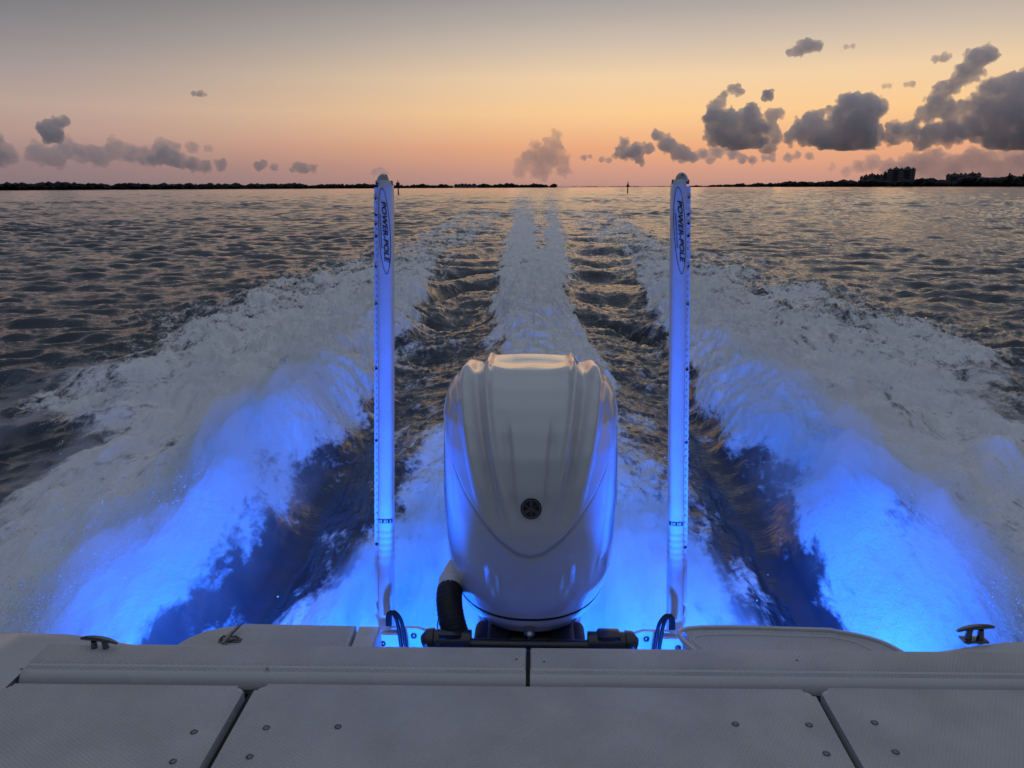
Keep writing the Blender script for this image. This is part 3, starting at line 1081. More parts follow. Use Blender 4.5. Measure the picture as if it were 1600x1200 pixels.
def bar2(bm, a, b, w):
    a = Vector(a); b = Vector(b)
    t = (b - a).normalized(); n = Vector((-t.y, t.x)) * w / 2
    c = [a + n, a - n, b - n, b + n]
    lo = [bm.verts.new(bp + ex * q.x * RB + eu * q.y * RB + en * .004) for q in c]
    hi = [bm.verts.new(bp + ex * q.x * RB + eu * q.y * RB + en * .0060) for q in c]
    bm.faces.new(hi); bm.faces.new(lo[::-1])
    for k in range(4):
        bm.faces.new((lo[k], lo[(k + 1) % 4], hi[(k + 1) % 4], hi[k]))


for deg in (90, 210, 330):
    dv = Vector((math.cos(R(deg)), math.sin(R(deg)))); nv = Vector((-dv.y, dv.x))
    for sg in (-1, 1):
        bar2(bm, dv * .30 + nv * sg * .085, dv * .78 + nv * sg * .085, .06)
        bar2(bm, dv * .20 + nv * sg * .0, dv * .31 + nv * sg * .09, .06)
    bar2(bm, dv * .22, dv * -.72, .055)
part('badge_mark', bm, M['silver'], badge, smooth=False)

# dark stripe graphics on the cowling's flanks
for s in (-1, 1):
    bm = bmesh.new()
    grid_ = []
    for i in range(25):
        u = i / 24
        th = s * (1.43 + .42 * u)
        row = []
        for j in range(7):
            v = j / 6
            half = .095 * math.sin(PI * min(1, u * 1.15 + .03)) ** .6 if u < .85 else .05
            zc = 1.16
            zt = zc + (v - .5) * 2 * half
            sv = float(np.interp(zt, PZ, PS))
            x, y, z = cowl_point(np.array([th]), np.array([sv]))
            row.append(bm.verts.new((x[0] + s * .0035, y[0], z[0])))
        grid_.append(row)
    for a, b in zip(grid_, grid_[1:]):
        for j in range(6):
            bm.faces.new((a[j], a[j + 1], b[j + 1], b[j]))
    part('side_decal', bm, M['ink'], motor)

# leg down to the water, clamp bracket and steering gear
bm = bmesh.new()
prism(bm, rounded(-.13, .13, 2.55, 3.0, (.08, .08, .1, .1)), -.25, .79, .02)
prism(bm, rounded(-.20, .20, 2.50, 3.06, (.14, .14, .16, .16)), .60, .80, .03)
part('midsection', bm, M['cowl'], motor)
bm = bmesh.new()
box(bm, -.20, .20, 2.40, 2.54, .30, .755, .03, 3)
box(bm, -.15, -.07, 2.34, 2.52, .70, .775, .02, 3)
box(bm, .07, .16, 2.34, 2.52, .70, .772, .02, 3)
part('clamp_bracket', bm, M['black'], motor)
bm = bmesh.new()
tube(bm, [(-.36, 2.33, .775), (.36, 2.33, .775)], .022, 16)
for s in (-1, 1):
    pass
st_ = part('steering_cylinder', bm, M['black_gloss'], motor)
for s in (-1, 1):
    bm = bmesh.new()
    tube(bm, [(s * .20, 2.33, .785), (s * .325, 2.33, .785), (s * .328, 2.33, .785), (s * .345, 2.33, .785), (s * .36, 2.33, .778)], [.042, .042, .047, .045, .03], 20)
    box(bm, s * .27 - .04, s * .27 + .04, 2.30, 2.36, .80, .832, .01)
    part('cylinder_cap', bm, M['black_gloss'], st_)
bm = bmesh.new()
box(bm, .03, .105, 2.275, 2.29, .775, .792, .003)
part('warning_tag', bm, M['red'], motor)
bm = bmesh.new()
dome(bm, (0.0, 2.36, .80), .016, .02, 14, (0, -1, 0))
tube(bm, [(0.0, 2.40, .80), (0.0, 2.355, .80)], .02, 14)
part('tilt_bolt', bm, M['steel'], motor)
# ribbed rigging hose from cowling to well
bm = bmesh.new()
hp = spline([(-.285, 2.56, .885), (-.288, 2.47, .885), (-.276, 2.40, .845), (-.250, 2.355, .785), (-.20, 2.31, .72), (-.15, 2.24, .66)], 18)
tube(bm, hp, [.046 + .0012 * math.sin(i * 1.9) for i in range(len(hp))], 18)
part('rigging_hose', bm, M['hose'], motor)
bm = bmesh.new()
tube(bm, spline([(-.276, 2.60, .97), (-.286, 2.575, .935), (-.288, 2.54, .905), (-.288, 2.49, .887)], 6), [.008 + .038 * min(1, i / 12) for i in range(19)], 16)
part('hose_fitting', bm, M['cowl'], motor)
bm = bmesh.new()
tube(bm, spline([(-.288, 2.48, .89), (-.318, 2.44, .84), (-.325, 2.40, .78), (-.31, 2.34, .70)], 8), .0022, 6)
part('cable', bm, M['hose'], motor)

# ------------------------------------------------------------------ shallow water anchors
def text_mesh(body, size, shear=.28, offset=.006):
    cu = bpy.data.curves.new('lettering', 'FONT')
    cu.body = body; cu.size = size; cu.shear = shear; cu.offset = offset * size
    cu.align_x = 'CENTER'; cu.align_y = 'CENTER'
    cu.resolution_u = 4
    t = bpy.data.objects.new('lettering', cu)
    C.objects.link(t)
    dg = bpy.context.evaluated_depsgraph_get()
    me = bpy.data.meshes.new_from_object(t.evaluated_get(dg))
    vs = [Vector(v.co) for v in me.vertices]
    fs = [list(p.vertices) for p in me.polygons]
    bpy.data.objects.remove(t); bpy.data.curves.remove(cu); bpy.data.meshes.remove(me)
    return vs, fs


def build_anchor(s, label):
    """s = side. Pole frame: q across (outboard negative), l along from the foot up, f towards the camera"""
    foot = Vector((s * .553, 2.58, .735)); top = Vector((s * .551, 2.93, 2.318))
    root = empty('shallow_water_anchor', foot, label, 'anchor', 'anchor poles either side of the outboard motor')
    ax = (top - foot).normalized(); LEN = (top - foot).length
    right = Vector((1, 0, 0)); right = (right - ax * right.dot(ax)).normalized()
    fr = right.cross(ax).normalized()
    if fr.y > 0: fr = -fr

    def at(q, l, f): return foot + right * q + ax * l + fr * f
    inn = -s                                    # inboard direction on the q axis
    fc = inn * .010                             # face centre
    HW = .0265

    def sec(hw, dep, n=10):
        """housing section: rounded front, square back"""
        pts = []
        for k in range(n + 1):
            a = PI * k / n
            pts.append((math.cos(a) * hw, .010 + abs(math.sin(a)) ** .7 * .022))
        pts += [(-hw, -dep), (hw, -dep)]
        return pts

    def depth_at(q):
        u = max(-1, min(1, q / HW))
        return .010 + (1 - u * u) ** .35 * .022

    def loft(bm, sections):
        rows = [[bm.verts.new(at(fc + q, l, f)) for q, f in pts] for l, pts in sections]
        n = len(rows[0])
        for a, b in zip(rows, rows[1:]):
            for k in range(n):
                bm.faces.new((a[k], a[(k + 1) % n], b[(k + 1) % n], b[k]))
        bm.faces.new(rows[0]); bm.faces.new(rows[-1])
    sc = lambda k, d=0.0: [(q * k, f * k + d) for q, f in sec(HW, .035)]
    bm = bmesh.new()
    ls = [(0.0, sc(1.0)), (.20, sc(1.0)), (.205, sc(1.03))]
    l = .215
    for k in range(5):                          # moulded rings above the foot
        ls += [(l, sc(1.045)), (l + .006, sc(1.045)), (l + .010, sc(1.0)), (l + .018, sc(1.0))]; l += .024
    ls += [(l, sc(1.02)), (.44, sc(1.02)), (.445, sc(.985)), (1.0, sc(.985)), (LEN - .03, sc(.97)), (LEN - .004, sc(.95)), (LEN, sc(.90))]
    loft(bm, ls)
    part('housing', bm, M['pole'], root)
    # outboard rail with its row of small lugs
    bm = bmesh.new()
    q0 = fc - inn * HW
    def bx(q0, q1, l0, l1, f0, f1):
        c = [at(q, l, f) for q in (q0, q1) for l in (l0, l1) for f in (f0, f1)]
        v = [bm.verts.new(p) for p in c]
        for f in ((0, 1, 3, 2), (4, 6, 7, 5), (0, 4, 5, 1), (2, 3, 7, 6), (0, 2, 6, 4), (1, 5, 7, 3)):
            bm.faces.new([v[i] for i in f])
    bx(q0, q0 - inn * .015, .06, LEN - .02, -.036, .006)
    part('rail', bm, M['pole'], root, smooth=False)
    bm = bmesh.new()
    l = .18
    i = 0
    while l < LEN - .05:
        bx(q0 - inn * .0035, q0 - inn * .0085, l, l + .011, .0055, .0095)
        bx(q0 - inn * .0145, q0 - inn * .0165, l + .009, l + .024, -.020, .004)
        l += .0245; i += 1
    tl = part('lugs', bm, M['pole'], root, smooth=False)
    for l in (.27, .66, .93, 1.17, 1.31, 1.42, 1.465, 1.50, 1.56):
        bm = bmesh.new()
        dome(bm, at(q0 - inn * .008, l, .0065), .0055, .004, 10, fr)
        part('rail_screw', bm, M['black'], root)
        if l > 1.3:
            bm = bmesh.new()
            dome(bm, at(q0 - inn * .0155, l + .01, -.01), .006, .005, 10, right * -inn)
            part('rail_screw', bm, M['black'], root)
    # rounded end cap with cheeks
    bm = bmesh.new()
    seg = 22
    for q in (-.017, .017):
        pass
    prof = []
    for k in range(seg + 1):
        a = PI * k / seg
        prof.append((math.cos(a) * .024, LEN - .006 + math.sin(a) * .034))
    rows = []
    for f in (-.030, -.024, .018, .024):
        kk = .8 if f in (-.030, .024) else 1.0
        rows.append([bm.verts.new(at(fc - inn * .006 + q * kk, LEN - .006 + (l - LEN + .006) * kk, f)) for q, l in prof])
    for a, b in zip(rows, rows[1:]):
        for k in range(seg):
            bm.faces.new((a[k], a[k + 1], b[k + 1], b[k]))
    bm.faces.new(rows[0]); bm.faces.new(rows[-1])
    part('end_cap', bm, M['gelcoat'], root)
    for q in (-.031, .023):
        bm = bmesh.new()
        tube(bm, [at(fc - inn * .004 + q, LEN - .004, .006), at(fc - inn * .004 + q + .008, LEN - .004, .006)], .0085, 12)
        part('pivot_bolt', bm, M['black'], root)
    bm = bmesh.new()
    tube(bm, [at(fc + .008, LEN + .018, .026), at(fc + .008, LEN + .018, .029)], .003, 8)
    part('pivot_bolt', bm, M['black'], root)
    # maker's oval and lettering
    bm = bmesh.new()
    LC = LEN - .185; TILT = -.045

    def decal(u, v, lift=.0011):
        """u down the pole, v to the right"""
        qq = v + u * .055
        qq = max(-HW * .995, min(HW * .995, qq + inn * .001))
        return at(fc + qq, LC - u, depth_at(qq) + lift)
    a_, b_ = .158, .0215
    for rr0, rr1 in ((1.0, .0),):
        n = 72
        o_ = []; i_ = []
        for k in range(n):
            t = 2 * PI * k / n
            o_.append(bm.verts.new(decal(math.cos(t) * a_, math.sin(t) * b_)))
            i_.append(bm.verts.new(decal(math.cos(t) * (a_ - .0034), math.sin(t) * (b_ - .0018))))
        for k in range(n):
            bm.faces.new((o_[k], o_[(k + 1) % n], i_[(k + 1) % n], i_[k]))
    lg = part('logo_oval', bm, M['ink'], root)
    bm = bmesh.new()
    vs, fs = text_mesh('POWER-POLE', .0345, .25, .022)
    wmax = max(v.x for v in vs) - min(v.x for v in vs)
    k = .225 / wmax
    bv = [bm.verts.new(decal(v.x * k, .0030 + v.y * .72)) for v in vs]
    for f in fs:
        try: bm.faces.new([bv[i] for i in f])
        except ValueError: pass
    bmesh.ops.triangulate(bm, faces=bm.faces)
    part('logo_lettering', bm, M['ink'], lg, smooth=False)
    bm = bmesh.new()
    vs, fs = text_mesh('SHALLOW WATER ANCHOR', .0105, .2, .02)
    wmax = max(v.x for v in vs) - min(v.x for v in vs)
    k = .125 / wmax
    bv = [bm.verts.new(decal(v.x * k, -.0128 + v.y * .75)) for v in vs]
    for f in fs:
        try: bm.faces.new([bv[i] for i in f])
        except ValueError: pass
    bmesh.ops.triangulate(bm, faces=bm.faces)
    part('small_lettering', bm, M['ink_grey'], lg, smooth=False)
    # dark printed band low on the housing
    bm = bmesh.new()
    rows = []
    for l in (.355, .369):
        rows.append([bm.verts.new(at(fc + q * 1.03, l, f * 1.03 + .0008)) for q, f in sec(HW, .035)[0:11]])
    for k in range(10):
        bm.faces.new((rows[0][k], rows[0][k + 1], rows[1][k + 1], rows[1][k]))
    bd = part('printed_band', bm, M['ink_grey'], root)
    bm = bmesh.new()
    for i in range(9):
        q = -HW * .8 + i * HW * .2
        if i in (3, 7): continue
        c = [(q - .0016, .357), (q + .0016, .357), (q + .0026, .367), (q - .0006, .367)]
        bm.faces.new([bm.verts.new(at(fc + x, l, depth_at(x) * 1.03 + .0022)) for x, l in c])
    part('band_marks', bm, M['pole'], bd, smooth=False)
    # foot fork, white jack plate and its bolts
    bm = bmesh.new()
    loft(bm, [(-.10, [(q * 1.0, f * .9) for q, f in sec(HW, .035)]), (-.02, [(q * 1.0, f) for q, f in sec(HW, .035)]), (.012, sc(1.06)), (.02, sc(1.0))])
    bx2 = [at(fc - inn * .038, .045, 0.01), at(fc - inn * .046, .03, 0.01), at(fc - inn * .018, -.075, .012), at(fc - inn * .004, -.06, .012)]
    lo = [bm.verts.new(p) for p in bx2]; hi = [bm.verts.new(p - fr * .05) for p in bx2]
    bm.faces.new(lo); bm.faces.new(hi[::-1])
    for k in range(4): bm.faces.new((lo[k], lo[(k + 1) % 4], hi[(k + 1) % 4], hi[k]))
    part('foot', bm, M['pole'], root)
    bm = bmesh.new()
    xi = s * .50
    # plate standing across the transom, a nearer cheek and a far plate
    def plate(pts, y0, y1):
        lo = [bm.verts.new((x, y0, z)) for x, z in pts]; hi = [bm.verts.new((x, y1, z)) for x, z in pts]
        bm.faces.new(lo); bm.faces.new(hi[::-1])
        n = len(pts)
        for k in range(n): bm.faces.new((lo[k], lo[(k + 1) % n], hi[(k + 1) % n], hi[k]))
    plate([(s * .562, .50), (s * .455, .50), (s * .455, .70), (s * .475, .725), (s * .548, .725), (s * .562, .705)], 2.46, 2.475)
    plate([(s * .54, .45), (s * .325, .45), (s * .330, .64), (s * .352, .695), (s * .378, .722), (s * .41, .735), (s * .50, .735), (s * .54, .72)], 2.49, 2.505)
    pl = part('mount_plate', bm, M['pole'], root)
    for q in ((.535, 2.459, .690), (.425, 2.489, .705), (.468, 2.459, .60)):
        bm = bmesh.new()
        dome(bm, (s * q[0], q[1], q[2]), .0118, .008, 14, (0, -1, 0))
        part('plate_bolt', bm, M['screw'], pl)
    # hydraulic hoses looping out of the foot
    for o in (0, .016):
        bm = bmesh.new()
        pts = [(s * (.513 + o * .6), 2.50, .74), (s * (.507 + o * .6), 2.485, .79), (s * (.488 + o * .6), 2.47, .812), (s * (.462 + o), 2.455, .785), (s * (.449 + o), 2.44, .71), (s * (.441 + o), 2.42, .62), (s * .43, 2.38, .55)]
        tube(bm, spline(pts, 8), .0068, 10)
        part('hydraulic_hose', bm, M['hose'], root)
    return root


build_anchor(-1, 'white anchor pole left of the outboard motor, oval maker logo at its top')
build_anchor(1, 'white anchor pole right of the outboard motor, oval maker logo at its top')

# ------------------------------------------------------------------ blue lamps on the transom
LENS, _nt, _out = new_mat('blue_lens')
_e = N(_nt, 'ShaderNodeEmission'); _e.inputs['Color'].default_value = (.02, .20, 1, 1); _e.inputs['Strength'].default_value = 3
_nt.links.new(_e.outputs[0], _out.inputs['Surface'])
BLUE = (.004, .108, 1.0)


def blue_light(loc, aim, power, cone, label, blend=.6, size=.05, col=None):
    loc = Vector(loc)
    root = empty('stern_light', loc, label, 'boat light', 'blue lights under the stern')
    ax = (Vector(aim) - loc).normalized()
    bm = bmesh.new()
    tube(bm, [loc - ax * .05, loc - ax * .012], .045, 20)
    part('bezel', bm, M['steel'], root)
    bm = bmesh.new()
    tube(bm, [loc - ax * .0115, loc - ax * .006], .038, 20)
    part('lens', bm, LENS, root)
    ld = bpy.data.lights.new('lamp', 'SPOT')
    ld.energy = power; ld.color = col or BLUE; ld.spot_size = R(cone); ld.spot_blend = blend; ld.shadow_soft_size = size
    lo = bpy.data.objects.new('lamp', ld)
    C.objects.link(lo)
    lo.rotation_euler = ax.to_track_quat('-Z', 'Y').to_euler()
    lo.location = ax * .01
    lo.parent = root


for s, w in ((-1, 'left'), (1, 'right')):
    blue_light((s * .95, 2.53, .50), (s * 3.0, 8.0, .30), 270, 85, 'blue stern light low on the transom, outer one on the %s side' % w, 1.0, .28)
    blue_light((s * .62, 2.53, .55), (s * .85, 4.4, -.3), 540, 165, 'blue stern light low on the transom, inner one on the %s side' % w, .8, .2, (.004, .16, 1.0))
    blue_light((s * .47, 2.14, .60), (s * .565, 2.66, 1.62), 240, 60, 'blue well light under the aft lid aimed up the pole on the %s side' % w, 1.0, .02)
    blue_light((s * .40, 2.08, .66), (s * .46, 2.47, .67), 34, 60, 'blue well light under the aft lid aimed at the white plate on the %s side' % w, .8, .02)


# ------------------------------------------------------------------ far shores
def land_mat():
    return simple('far_foliage', (.020, .024, .020), .9, var=.5, vscale=.05)


M['wood'] = land_mat()
M['sand'] = simple('shore_mud', (.06, .052, .045), .9, var=.3, vscale=.02)
M['building'] = simple('far_concrete', (.30, .27, .26), .8, var=.15, vscale=.05)
M['building_dark'] = simple('far_glass', (.03, .032, .04), .3, var=.2, vscale=.1)
M['roof'] = simple('far_roof', (.08, .06, .055), .8, var=.2, vscale=.1)
M['timber'] = simple('piling_timber', (.035, .03, .026), .85, var=.4, vscale=3)
M['board'] = simple('marker_board', (.05, .06, .05), .6, var=.2)


def ico(sub):
    bm = bmesh.new(); bmesh.ops.create_icosphere(bm, subdivisions=sub, radius=1)
    v = np.array([q.co[:] for q in bm.verts]); f = np.array([[q.index for q in p.verts] for p in bm.faces])
    bm.free()
    return v, f


def mesh_np(name, V, Fc, mat, smooth=False):
    me = bpy.data.meshes.new(name)
    V = V.astype(np.float32); Fc = Fc.astype(np.int32)
    k = Fc.shape[1]
    me.vertices.add(len(V)); me.loops.add(Fc.size); me.polygons.add(len(Fc))
    me.vertices.foreach_set('co', V.ravel()); me.loops.foreach_set('vertex_index', Fc.ravel())
    me.polygons.foreach_set('loop_start', np.arange(0, Fc.size, k, dtype=np.int32))
    me.polygons.foreach_set('loop_total', np.full(len(Fc), k, dtype=np.int32))
    me.polygons.foreach_set('use_smooth', np.full(len(Fc), smooth))
    me.update()
    me.materials.append(mat)
    o = bpy.data.objects.new(name, me); C.objects.link(o)
    return o


ICO1 = ico(1); ICO2 = ico(2); ICO3 = ico(3)


def shore(px0, px1, d0, d1, h0, h1, label, dens=1.0, hvar=.28):
    """low shore between two bearings: a land strip and the wood along it"""
    n = max(8, int(abs(px1 - px0) / 6))
    pts = []
    for i in range(n + 1):
        t = i / n
        p = far_point(px0 + (px1 - px0) * t, d0 + (d1 - d0) * t)
        pts.append(p)
    bm = bmesh.new()
    rows = []
    for p in pts:
        out = Vector((p.x, p.y, 0)).normalized()
        zc = -p.length ** 2 / (4 * 6371000.0)
        rows.append([bm.verts.new(p + out * o + Vector((0, 0, z + zc))) for o, z in ((-4, -.6), (0, .35), (30, .9), (260, 1.2), (270, -.6))])
    for a, b in zip(rows, rows[1:]):
        for k in range(4):
            bm.faces.new((a[k], b[k], b[k + 1], a[k + 1]))
    me = bpy.data.meshes.new('shore'); bmesh.ops.recalc_face_normals(bm, faces=bm.faces); bm.to_mesh(me); bm.free()
    me.materials.append(M['sand'])
    o = bpy.data.objects.new('shore', me); C.objects.link(o); tag(o, kind='structure')
    Vs = []; Fs = []; off = 0
    g = np.random.default_rng(int(abs(px0) + d0))
    total = sum((a - b).length for a, b in zip(pts, pts[1:]))
    cnt = int(min(4500, dens * total / 1.1))
    for i in range(cnt):
        t = g.random()
        p = far_point(px0 + (px1 - px0) * t, d0 + (d1 - d0) * t)
        out = Vector((p.x, p.y, 0)).normalized()
        p = p + out * (3 + 40 * g.random() ** 1.5)
        hh = (h0 + (h1 - h0) * t) * (1 + hvar * (g.random() ** 2.2 * 2 - .6)) * (.80 + .5 * pnoise(np.array([t * 9.0]), np.array([px0 * .1]), 4)[0] + .2)
        hh = max(1.2, hh)
        for k in range(2):
            v, f = ICO1
            rr = hh * (.38 + .25 * g.random())
            vv = v * (1 + .45 * (g.random((len(v), 1)) - .5)) * np.array([rr * 1.1, rr * 1.1, hh * .36])
            c = np.array([p.x + g.normal(0, rr * .5), p.y, hh * (.36 if k else .62) + .2 - p.length ** 2 / (4 * 6371000.0)])
            Vs.append(vv + c); Fs.append(f + off); off += len(v)
    w = mesh_np('far_wood', np.concatenate(Vs), np.concatenate(Fs), M['wood'])
    tag(w, label, 'wood', kind='stuff')


shore(-260, 330, 1150, 1500, 8.0, 8.5, 'dark low wood along the far left shore')
shore(330, 585, 1500, 1900, 8.0, 7.5, 'dark low wood on the shore running to the left anchor pole')
shore(585, 708, 1900, 2100, 6.5, 6.5, 'dark wood on the shore between the left pole and the far house')
shore(746, 868, 2100, 2300, 7.5, 7.5, 'dark even strip of wood right of the far house')
shore(868, 1070, 3600, 3700, 2.5, 2.5, 'faint low land on the horizon behind the wake', dens=.6)
shore(1072, 1240, 2300, 2000, 3.2, 9.0, 'thin dark point of wood right of the right pole', dens=.9)
shore(1240, 1640, 2000, 1550, 9.5, 13.0, 'dark wood in front of the tower blocks', dens=1.1)
shore(1640, 1900, 1550, 1400, 13.0, 13.0, 'dark wood at the far right edge of the shore')


def block(label, px, dist, w, segs, depth=26, z0=1.0, floors=3.2, name='tower_block'):
    """flat topped building; segs = (from, to, height) across its front, metres"""
    p = far_point(px, dist)
    root = empty(name, p, label, 'building', 'buildings on the far shore')
    b = Vector((p.x, p.y, 0)).normalized()
    rot = Matrix.Rotation(math.atan2(-b.x, b.y), 4, 'Z')
    zc = -dist ** 2 / (4 * 6371000.0)

    def add(nm, bm, mat):
        me = bpy.data.meshes.new(nm); bmesh.ops.recalc_face_normals(bm, faces=bm.faces); bm.to_mesh(me); bm.free()
        me.transform(Matrix.Translation((0, 0, zc)) @ rot)
        me.materials.append(mat)
        o = bpy.data.objects.new(nm, me); C.objects.link(o); o.parent = root
        return o
    bm = bmesh.new()
    for i, (a, c, h) in enumerate(segs):
        box(bm, a, c, (i % 2) * 2.0, depth - (i % 3) * 2, z0, h)
    add('wall', bm, M['building'])
    z = z0 + 6
    while z < max(q[2] for q in segs) - 3:
        up = [q for q in segs if q[2] > z + 2.5]
        bm = bmesh.new()
        box(bm, min(q[0] for q in up) + 1, max(q[1] for q in up) - 1, -.4, 3, z, z + 1.7)
        add('window_band', bm, M['building_dark'])
        z += 4.2
    for i, (a, c, h) in enumerate(segs):
        bm = bmesh.new()
        box(bm, a - .5, c + .5, (i % 2) * 2.0 - .6, depth - (i % 3) * 2 + .5, h, h + .8)
        m = (a + c) / 2
        box(bm, m - 2.0, m + 2.0, 5, 11, h + .7, h + 3.6)
        add('roof', bm, M['roof'])
    return root


def m_at(px, dist): return px * dist / F_PX


# heights: pixels above the shore * distance / focal length
block('lower stepped tower block just left of the tallest one', 1360, 2100, 0, [(-25, -17, 22), (-17, -6, 25.5), (-6, 8, 28.5), (8, 19, 26.5), (19, 25, 23)])
block('tallest broad tower block on the far right shore', 1400, 2100, 0, [(-38, -30, 26), (-30, -22, 32), (-22, -10, 39), (-10, 2, 42), (2, 14, 40), (14, 27, 43), (27, 38, 40)])
block('small squat block, left one of the pair near the right edge', 1490, 2000, 0, [(-17, -8, 24), (-8, 6, 26), (6, 17, 25)])
block('small squat block, right one of the pair near the right edge', 1516, 2000, 0, [(-18, -6, 25), (-6, 8, 27), (8, 18, 26)])

# the long house on the left-hand shore
hp_ = far_point(727, 2050)
house = empty('waterside_house', hp_, 'long dark gabled house at the water left of the wake', 'house', 'buildings on the far shore')


def hpart(nm, bm, mat):
    me = bpy.data.meshes.new(nm); bmesh.ops.recalc_face_normals(bm, faces=bm.faces); bm.to_mesh(me); bm.free()
    me.transform(Matrix.Translation((0, 0, -.1)))
    me.materials.append(mat); o = bpy.data.objects.new(nm, me); C.objects.link(o); o.parent = house


bm = bmesh.new()
for a, c, h in ((-29, -14, 7), (-14, 4, 8.2), (4, 16, 7.2), (16, 28, 7.8)):
    box(bm, a, c, 0, 14, 0, h)
hpart('wall', bm, M['building'])
bm = bmesh.new()
for a, c, h in ((-29, -20, 7), (-20, -14, 7), (-14, -3, 8.2), (-3, 4, 8.2), (4, 16, 7.2), (16, 28, 7.8)):
    v = [bm.verts.new(q) for q in ((a - .4, -1, h), (c + .4, -1, h), ((a + c) / 2, -1, h + 3.4), (a - .4, 15, h), (c + .4, 15, h), ((a + c) / 2, 15, h + 3.4))]
    for f in ((0, 1, 2), (3, 5, 4), (0, 3, 4, 1), (1, 4, 5, 2), (2, 5, 3, 0)): bm.faces.new([v[i] for i in f])
hpart('roof', bm, M['roof'])
for x in range(-27, 27, 4):
    bm = bmesh.new()
    box(bm, x, x + 1.8, -.3, .4, 3.2, 5.2)
    hpart('window', bm, M['building_dark'])

# a pair of lean trees standing out of the wood on the right
def lean_tree(px, dist, h, label):
    p = far_point(px, dist)
    root = empty('tree', p, label, 'tree')
    bm = bmesh.new()
    tube(bm, [(0, 0, 0), (.3, 0, h * .5), (.1, 0, h * .9)], [.5, .35, .15], 6)
    me = bpy.data.meshes.new('trunk'); bm.to_mesh(me); bm.free(); me.materials.append(M['timber'])
    o = bpy.data.objects.new('trunk', me); C.objects.link(o); o.parent = root
    g = np.random.default_rng(int(px))
    Vs = []; Fs = []; off = 0
    for k in range(34):
        v, f = ICO1
        t = g.random()
        rr = h * .07 * (.5 + g.random())
        vv = v * (1 + .6 * (g.random((len(v), 1)) - .5)) * rr * np.array([1.2, 1.2, .7])
        Vs.append(vv + np.array([g.normal(0, h * .13 * (1.1 - t)), g.normal(0, h * .12), h * (.5 + .5 * t)])); Fs.append(f + off); off += len(v)
    c = mesh_np('crown', np.concatenate(Vs), np.concatenate(Fs), M['wood']); c.parent = root


lean_tree(1576, 1600, 21, 'tall lean tree standing above the wood at the right edge')
lean_tree(1431, 1850, 15, 'small tree above the wood right of the tallest tower block')
lean_tree(1597, 1580, 21, 'broad tree rising from the wood at the very right edge')


def channel_marker(px, dist, h, kind, label):
    p = far_point(px, dist)
    root = empty('channel_marker', p, label, 'channel marker', 'channel markers on posts')
    bm = bmesh.new()
    tube(bm, [(0, 0, -1.5), (0, 0, h)], [.23, .19], 10)
    me = bpy.data.meshes.new('post'); bm.to_mesh(me); bm.free(); me.materials.append(M['timber'])
    o = bpy.data.objects.new('post', me); C.objects.link(o); o.parent = root
    bm = bmesh.new()
    if kind == 'square':
        box(bm, -.62, .62, -.30, -.24, h - 1.25, h - .10, .02)
    else:
        v0 = [(-.72, h - 1.2), (.72, h - 1.2), (0, h + .05)]
        lo = [bm.verts.new((x, -.30, z)) for x, z in v0]; hi = [bm.verts.new((x, -.24, z)) for x, z in v0]
        bm.faces.new(lo); bm.faces.new(hi[::-1])
        for k in range(3): bm.faces.new((lo[k], lo[(k + 1) % 3], hi[(k + 1) % 3], hi[k]))
    me = bpy.data.meshes.new('board'); bmesh.ops.recalc_face_normals(bm, faces=bm.faces); bm.to_mesh(me); bm.free(); me.materials.append(M['board'])
    o = bpy.data.objects.new('board', me); C.objects.link(o); o.parent = root
    bm = bmesh.new()
    tube(bm, [(0, 0, h), (0, 0, h + .35)], .16, 10)
    tube(bm, [(0, 0, h + .35), (0, 0, h + .7)], [.12, .08], 10)
    me = bpy.data.meshes.new('lantern'); bm.to_mesh(me); bm.free(); me.materials.append(M['black'])
    o = bpy.data.objects.new('lantern', me); C.objects.link(o); o.parent = root


channel_marker(622, 270, 3.9, 'square', 'dark channel marker with a square board, beside the left anchor pole')
channel_marker(981, 290, 3.4, 'triangle', 'dark channel marker with a pointed board, left of the right anchor pole')

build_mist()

# ------------------------------------------------------------------ clouds
def cloud_mat(name, dens, col):
    m, nt, out = new_mat(name)
    v = N(nt, 'ShaderNodeVolumePrincipled')
    v.inputs['Color'].default_value = (*col, 1)
    v.inputs['Density'].default_value = dens
    v.inputs['Anisotropy'].default_value = .62
    nt.links.new(v.outputs[0], out.inputs['Volume'])
    return m


CM = {}


